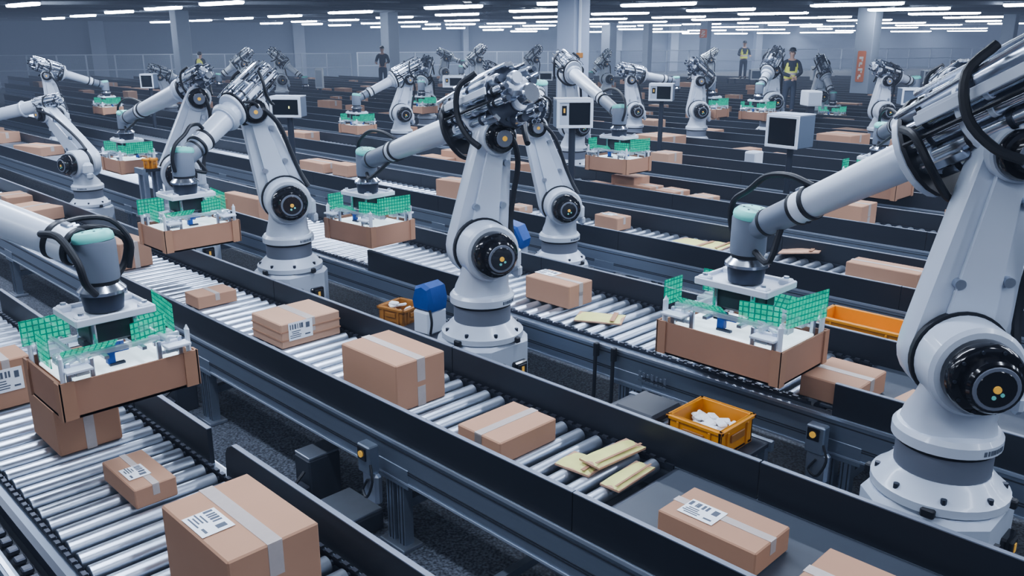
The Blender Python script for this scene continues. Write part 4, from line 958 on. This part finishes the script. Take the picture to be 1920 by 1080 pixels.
# ------------------------------------------------------------------ people
def skinned(name, verts, edges, mat_, parent, root=0, sub=2):
    me = bpy.data.meshes.new(name); me.from_pydata([v[:3] for v in verts], edges, []); o = bpy.data.objects.new(name, me); col.objects.link(o)
    m = o.modifiers.new('skin', 'SKIN'); m.use_smooth_shade = True
    if not me.skin_vertices: 
        bm = bmesh.new(); bm.from_mesh(me); bm.verts.layers.skin.verify(); bm.to_mesh(me); bm.free()
    for i, v in enumerate(verts):
        r = v[3] if isinstance(v[3], tuple) else (v[3], v[3]); me.skin_vertices[0].data[i].radius = r; me.skin_vertices[0].data[i].use_root = (i == root)
    s = o.modifiers.new('sub', 'SUBSURF'); s.levels = s.render_levels = sub
    bpy.context.view_layer.update()
    dg = bpy.context.evaluated_depsgraph_get(); m2 = bpy.data.meshes.new_from_object(o.evaluated_get(dg)); m2.name = name
    bpy.data.objects.remove(o); bpy.data.meshes.remove(me)
    m2.materials.clear(); m2.materials.append(mat_)
    for p in m2.polygons: p.use_smooth = True; p.material_index = 0
    return m2
def person(label, p, yaw, pose='clasp', hat=True, vest=True, back=False):
    """figure 1.75 m tall standing at p and looking along local -y"""
    t = thing('person', label, 'person', p, yaw)
    hand = {'clasp': ((-.05, -.25, 1.02), (.05, -.25, 1.0)), 'rail': ((-.22, -.3, 1.1), (.22, -.3, 1.1)), 'down': ((-.27, -.05, .84), (.27, -.05, .84))}[pose]
    elb = {'clasp': ((-.29, -.02, 1.12), (.29, -.02, 1.12)), 'rail': ((-.28, -.03, 1.13), (.28, -.03, 1.13)), 'down': ((-.26, .02, 1.12), (.26, .02, 1.12))}[pose]
    V = [(0, 0, .95, (.15, .11)), (0, 0, 1.12, (.135, .10)), (0, 0, 1.32, (.165, .11)), (0, .01, 1.44, (.10, .08)), (0, 0, 1.50, .055), (0, -.01, 1.57, (.062, .072)), (0, -.015, 1.66, (.078, .098)), (0, -.005, 1.72, (.062, .08))]
    Ed = [(i, i + 1) for i in range(7)]
    for k, sx in enumerate((-1, 1)):
        o = len(V); V += [(sx * .18, .01, 1.41, .062), (elb[k][0], elb[k][1], elb[k][2], .045), (hand[k][0], hand[k][1], hand[k][2], .03)]; Ed += [(3, o), (o, o + 1), (o + 1, o + 2)]
        o = len(V); V += [(sx * .095, 0, .86, .085), (sx * .105, -.01, .48, .058), (sx * .11, .02, .09, .042), (sx * .115, -.10, .04, .035)]; Ed += [(0, o), (o, o + 1), (o + 1, o + 2), (o + 2, o + 3)]
    body = skinned('body', V, Ed, SKIN, t)
    bm = bmesh.new(); bm.from_mesh(body)
    # fingers: five short bent chains at each wrist; nose and ears
    extra = []
    for k, sx in enumerate((-1, 1)):
        H = Vector(hand[k]); dirv = (H - Vector(elb[k])).normalized(); side = dirv.cross(Vector((0, 0, 1))).normalized() if abs(dirv.z) < .9 else Vector((0, 1, 0)); dn = dirv.cross(side)
        PB = MB(); PB.box((0, 0, 0), (.09, .08, .03), SKIN, .012, frame(H + dirv * .05, dirv, side.cross(dirv)))
        for i in range(4):
            L = (.07, .08, .075, .058)[i]; b0 = H + dirv * .09 + side * (-.03 + .02 * i); PB.tube([b0, b0 + dirv * L * .5, b0 + dirv * L * .8 - Vector((0, 0, .02)), b0 + dirv * L * .85 - Vector((0, 0, .045))], .009, SKIN, 6, 2)
        b0 = H + dirv * .03 - side * .04 * sx; PB.tube([b0, b0 + dirv * .03 - side * .03 * sx, b0 + dirv * .065 - side * .03 * sx], .01, SKIN, 6, 2); extra.append(PB)
    HB = MB(); HB.add([(-.014, -.098, 1.63), (.014, -.098, 1.63), (0, -.128, 1.632), (0, -.10, 1.675), (0, -.10, 1.622)], [(0, 2, 3), (1, 3, 2), (0, 4, 2), (1, 2, 4)], SKIN)
    for sx in (-1, 1): HB.prism([(.022 * math.cos(a * PI / 4), .034 * math.sin(a * PI / 4)) for a in range(8)], -.008, .008, SKIN, T((sx * .078, .0, 1.645)) @ RZ(PI / 2 + .3 * sx), .004)
    extra.append(HB)
    for e in extra: m = e.mesh('x'); bm.from_mesh(m); bpy.data.meshes.remove(m)
    bm.to_mesh(body); bm.free(); put('body', body, t)
    b = MB(); 
    for sx in (-1, 1): b2 = MB(); b2.lathe([(.002, -.004), (.011, 0), (.002, .004)], INK, 10, T((sx * .03, -.106, 1.66)) @ Matrix.Rotation(PI / 2, 4, 'X'), True); b2.build('eye', t)
    b.box((0, -.106, 1.60), (.045, .006, .009), mat('lip', (.33, .15, .13), .6), .003); b.build('mouth', t)
    # jacket, trousers, shoes
    J = [(0, 0, .93, (.17, .125)), (0, 0, 1.12, (.15, .115)), (0, 0, 1.32, (.18, .125)), (0, .01, 1.43, (.12, .09)), (0, .01, 1.50, .065)]
    Ej = [(0, 1), (1, 2), (2, 3), (3, 4)]
    for k, sx in enumerate((-1, 1)):
        o = len(J); e, h = Vector(elb[k]), Vector(hand[k]); hh = e.lerp(h, .93); J += [(sx * .19, .01, 1.40, .08), (*e, .06), (*hh, .046)]; Ej += [(3, o), (o, o + 1), (o + 1, o + 2)]
    put('jacket', skinned('jacket', J, Ej, CLOTH, t, 1), t)
    Tr = [(0, 0, .97, (.165, .125)), (0, 0, .88, (.15, .12))]; Et = [(0, 1)]
    for sx in (-1, 1): o = len(Tr); Tr += [(sx * .10, 0, .78, .102), (sx * .11, -.01, .48, .08), (sx * .115, .015, .10, .07), (sx * .115, .015, .07, .07)]; Et += [(1, o), (o, o + 1), (o + 1, o + 2), (o + 2, o + 3)]
    put('trousers', skinned('trousers', Tr, Et, mat('trouser_cloth', (.05, .065, .10), .85), t, 1), t)
    for sx in (-1, 1): b = MB(); b.box((sx * .115, -.05, .045), (.09, .27, .09), RUB, .03); b.build('shoe', t)
    if vest:
        n = 28; rows = [(.96, .185, .14), (1.05, .178, .135), (1.12, .172, .13), (1.16, .174, .132), (1.28, .19, .138), (1.38, .178, .13), (1.455, .13, .105)]; b = MB(); vs = []; fs = []; fm = []
        for z, rx, ry in rows:
            for i in range(n): a = 2 * PI * i / n - PI / 2; vs.append((rx * math.cos(a), ry * math.sin(a) + .005, z))
        yel, ref = [], []
        for r in range(len(rows) - 1):
            for i in range(n):
                j = (i + 1) % n; zc = (rows[r][0] + rows[r + 1][0]) / 2; ang = min(i + .5, n - i - .5)        # 0 = front middle
                if not back and zc > 1.16 and ang < (zc - 1.1) * 13: continue                           # open V at the front
                if zc > 1.3 and abs(ang - 7) < 1.6: continue                                          # arm holes
                (ref if (1.05 < zc < 1.12) else yel).append((r * n + i, r * n + j, (r + 1) * n + j, (r + 1) * n + i))
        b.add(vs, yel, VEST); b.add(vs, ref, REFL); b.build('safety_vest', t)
    if hat:
        b = MB(); b.lathe([(.118, 1.695), (.116, 1.705), (.108, 1.73), (.09, 1.775), (.05, 1.80), (.005, 1.808)], HAT, 24, T((0, -.005, 0)) @ Matrix.Diagonal((.9, 1.08, 1, 1)))
        b.prism([(.10 * math.cos(a * PI / 8), -.10 - .055 * math.sin(a * PI / 8)) for a in range(9)], 1.695, 1.707, HAT, Matrix(((1, 0, 0, 0), (0, 0, 1, 0), (0, 1, 0, 0), (0, 0, 0, 1)))); b.build('hard_hat', t)
    else:
        b = MB(); b.lathe([(.085, 1.62), (.094, 1.66), (.088, 1.72), (.06, 1.755), (.005, 1.765)], HAT, 20, T((0, .02, 0))); b.build('hair', t)
    return t
def platform(label, p, w=1.3):
    t = thing('work_platform', label, 'platform', (p.x, p.y, 0), 0); z = p.z
    MB().box((0, 0, z - .02), (w, .8, .04), DARKM).build('deck', t)
    for sx in (-1, 1):
        for sy in (-.34, .34): MB().box((sx * (w / 2 - .04), sy, (z - .04) / 2), (.06, .06, z - .04), DARKM).build('leg', t)
def worker(label, px, ytop, D, yaw, plab, **k):
    p = unD(px, ytop, snap(px, ytop, D, .1)); p.z -= 1.80; person(label, p, math.radians(yaw), **k); platform(plab, p); return p
worker('person in dark work clothes, yellow vest and dark helmet standing with clasped hands', 1487, 89, 25.3, 45, 'dark work platform under the worker in the yellow vest and helmet', pose='clasp')
worker('person at left seen from behind in a dark jacket by the left column', 374, 95, 37, 200, 'dark work platform beside the left column', pose='down', hat=False, vest=True, back=True)
worker('person in dark clothes standing left of centre by the second column', 716, 86, 40, 45, 'dark work platform beside the second column', pose='rail', vest=False)
worker('person in a yellow vest standing highest, at the back fence right of centre', 1397, 76, 43, 45, 'dark work platform at the back fence right of centre', pose='rail', vest=True)
worker('person in a yellow vest half hidden behind robots near the right edge', 1788, 113, 35, 45, 'dark work platform behind the robots near the right edge', pose='down', vest=True)

# ------------------------------------------------------------------ camera, light
HAZE = .0055
cam = bpy.data.cameras.new('camera'); co = bpy.data.objects.new('camera', cam); col.objects.link(co)
cam.sensor_width = 36; cam.lens = F / 1920 * 36; co.location = CAM; co.rotation_euler = (PI / 2 - th, 0, math.radians(45)); cam.clip_end = 400
bpy.context.scene.camera = co
def area(x, y, z, sx, sy, e, c=(.79, .865, 1.)):
    l = bpy.data.lights.new('strip_lamp', 'AREA'); l.shape = 'RECTANGLE'; l.size = sx; l.size_y = sy; l.energy = e; l.color = c
    o = bpy.data.objects.new('strip_lamp', l); col.objects.link(o); o.location = (x, y, z)
for i, yy in enumerate((-1.5, 1.8, 5.0, 8.4, 12., 15.5, 19.)):
    for xx in (-20, -12.5, -5, 2.0):
        if (yy - xx) * R2 > 24: continue
        area(xx, yy, CZ - .15, 5.2, .28, (100 if xx > 0 and yy < 8 else 105 if yy < 0 else 165) + 4 * max(0, (yy - xx) * R2 - 6))
w = bpy.data.worlds.new('world'); bpy.context.scene.world = w; w.use_nodes = True
nt = w.node_tree; bg = nt.nodes['Background']; bg.inputs[0].default_value = (.44, .52, .74, 1); bg.inputs[1].default_value = 1.0
w.cycles.homogeneous_volume = True
# thin even haze in the hall
va = nt.nodes.new('ShaderNodeVolumeAbsorption'); va.inputs['Color'].default_value = (0, 0, 0, 1); va.inputs['Density'].default_value = HAZE
ve = nt.nodes.new('ShaderNodeEmission'); ve.inputs['Color'].default_value = (.205, .255, .385, 1); ve.inputs['Strength'].default_value = HAZE * 1.0
ad = nt.nodes.new('ShaderNodeAddShader'); nt.links.new(va.outputs[0], ad.inputs[0]); nt.links.new(ve.outputs[0], ad.inputs[1]); nt.links.new(ad.outputs[0], nt.nodes['World Output'].inputs['Volume'])
sc = bpy.context.scene
sc.view_settings.view_transform = 'AgX'; sc.view_settings.look = 'AgX - Medium High Contrast'; sc.view_settings.exposure = .22
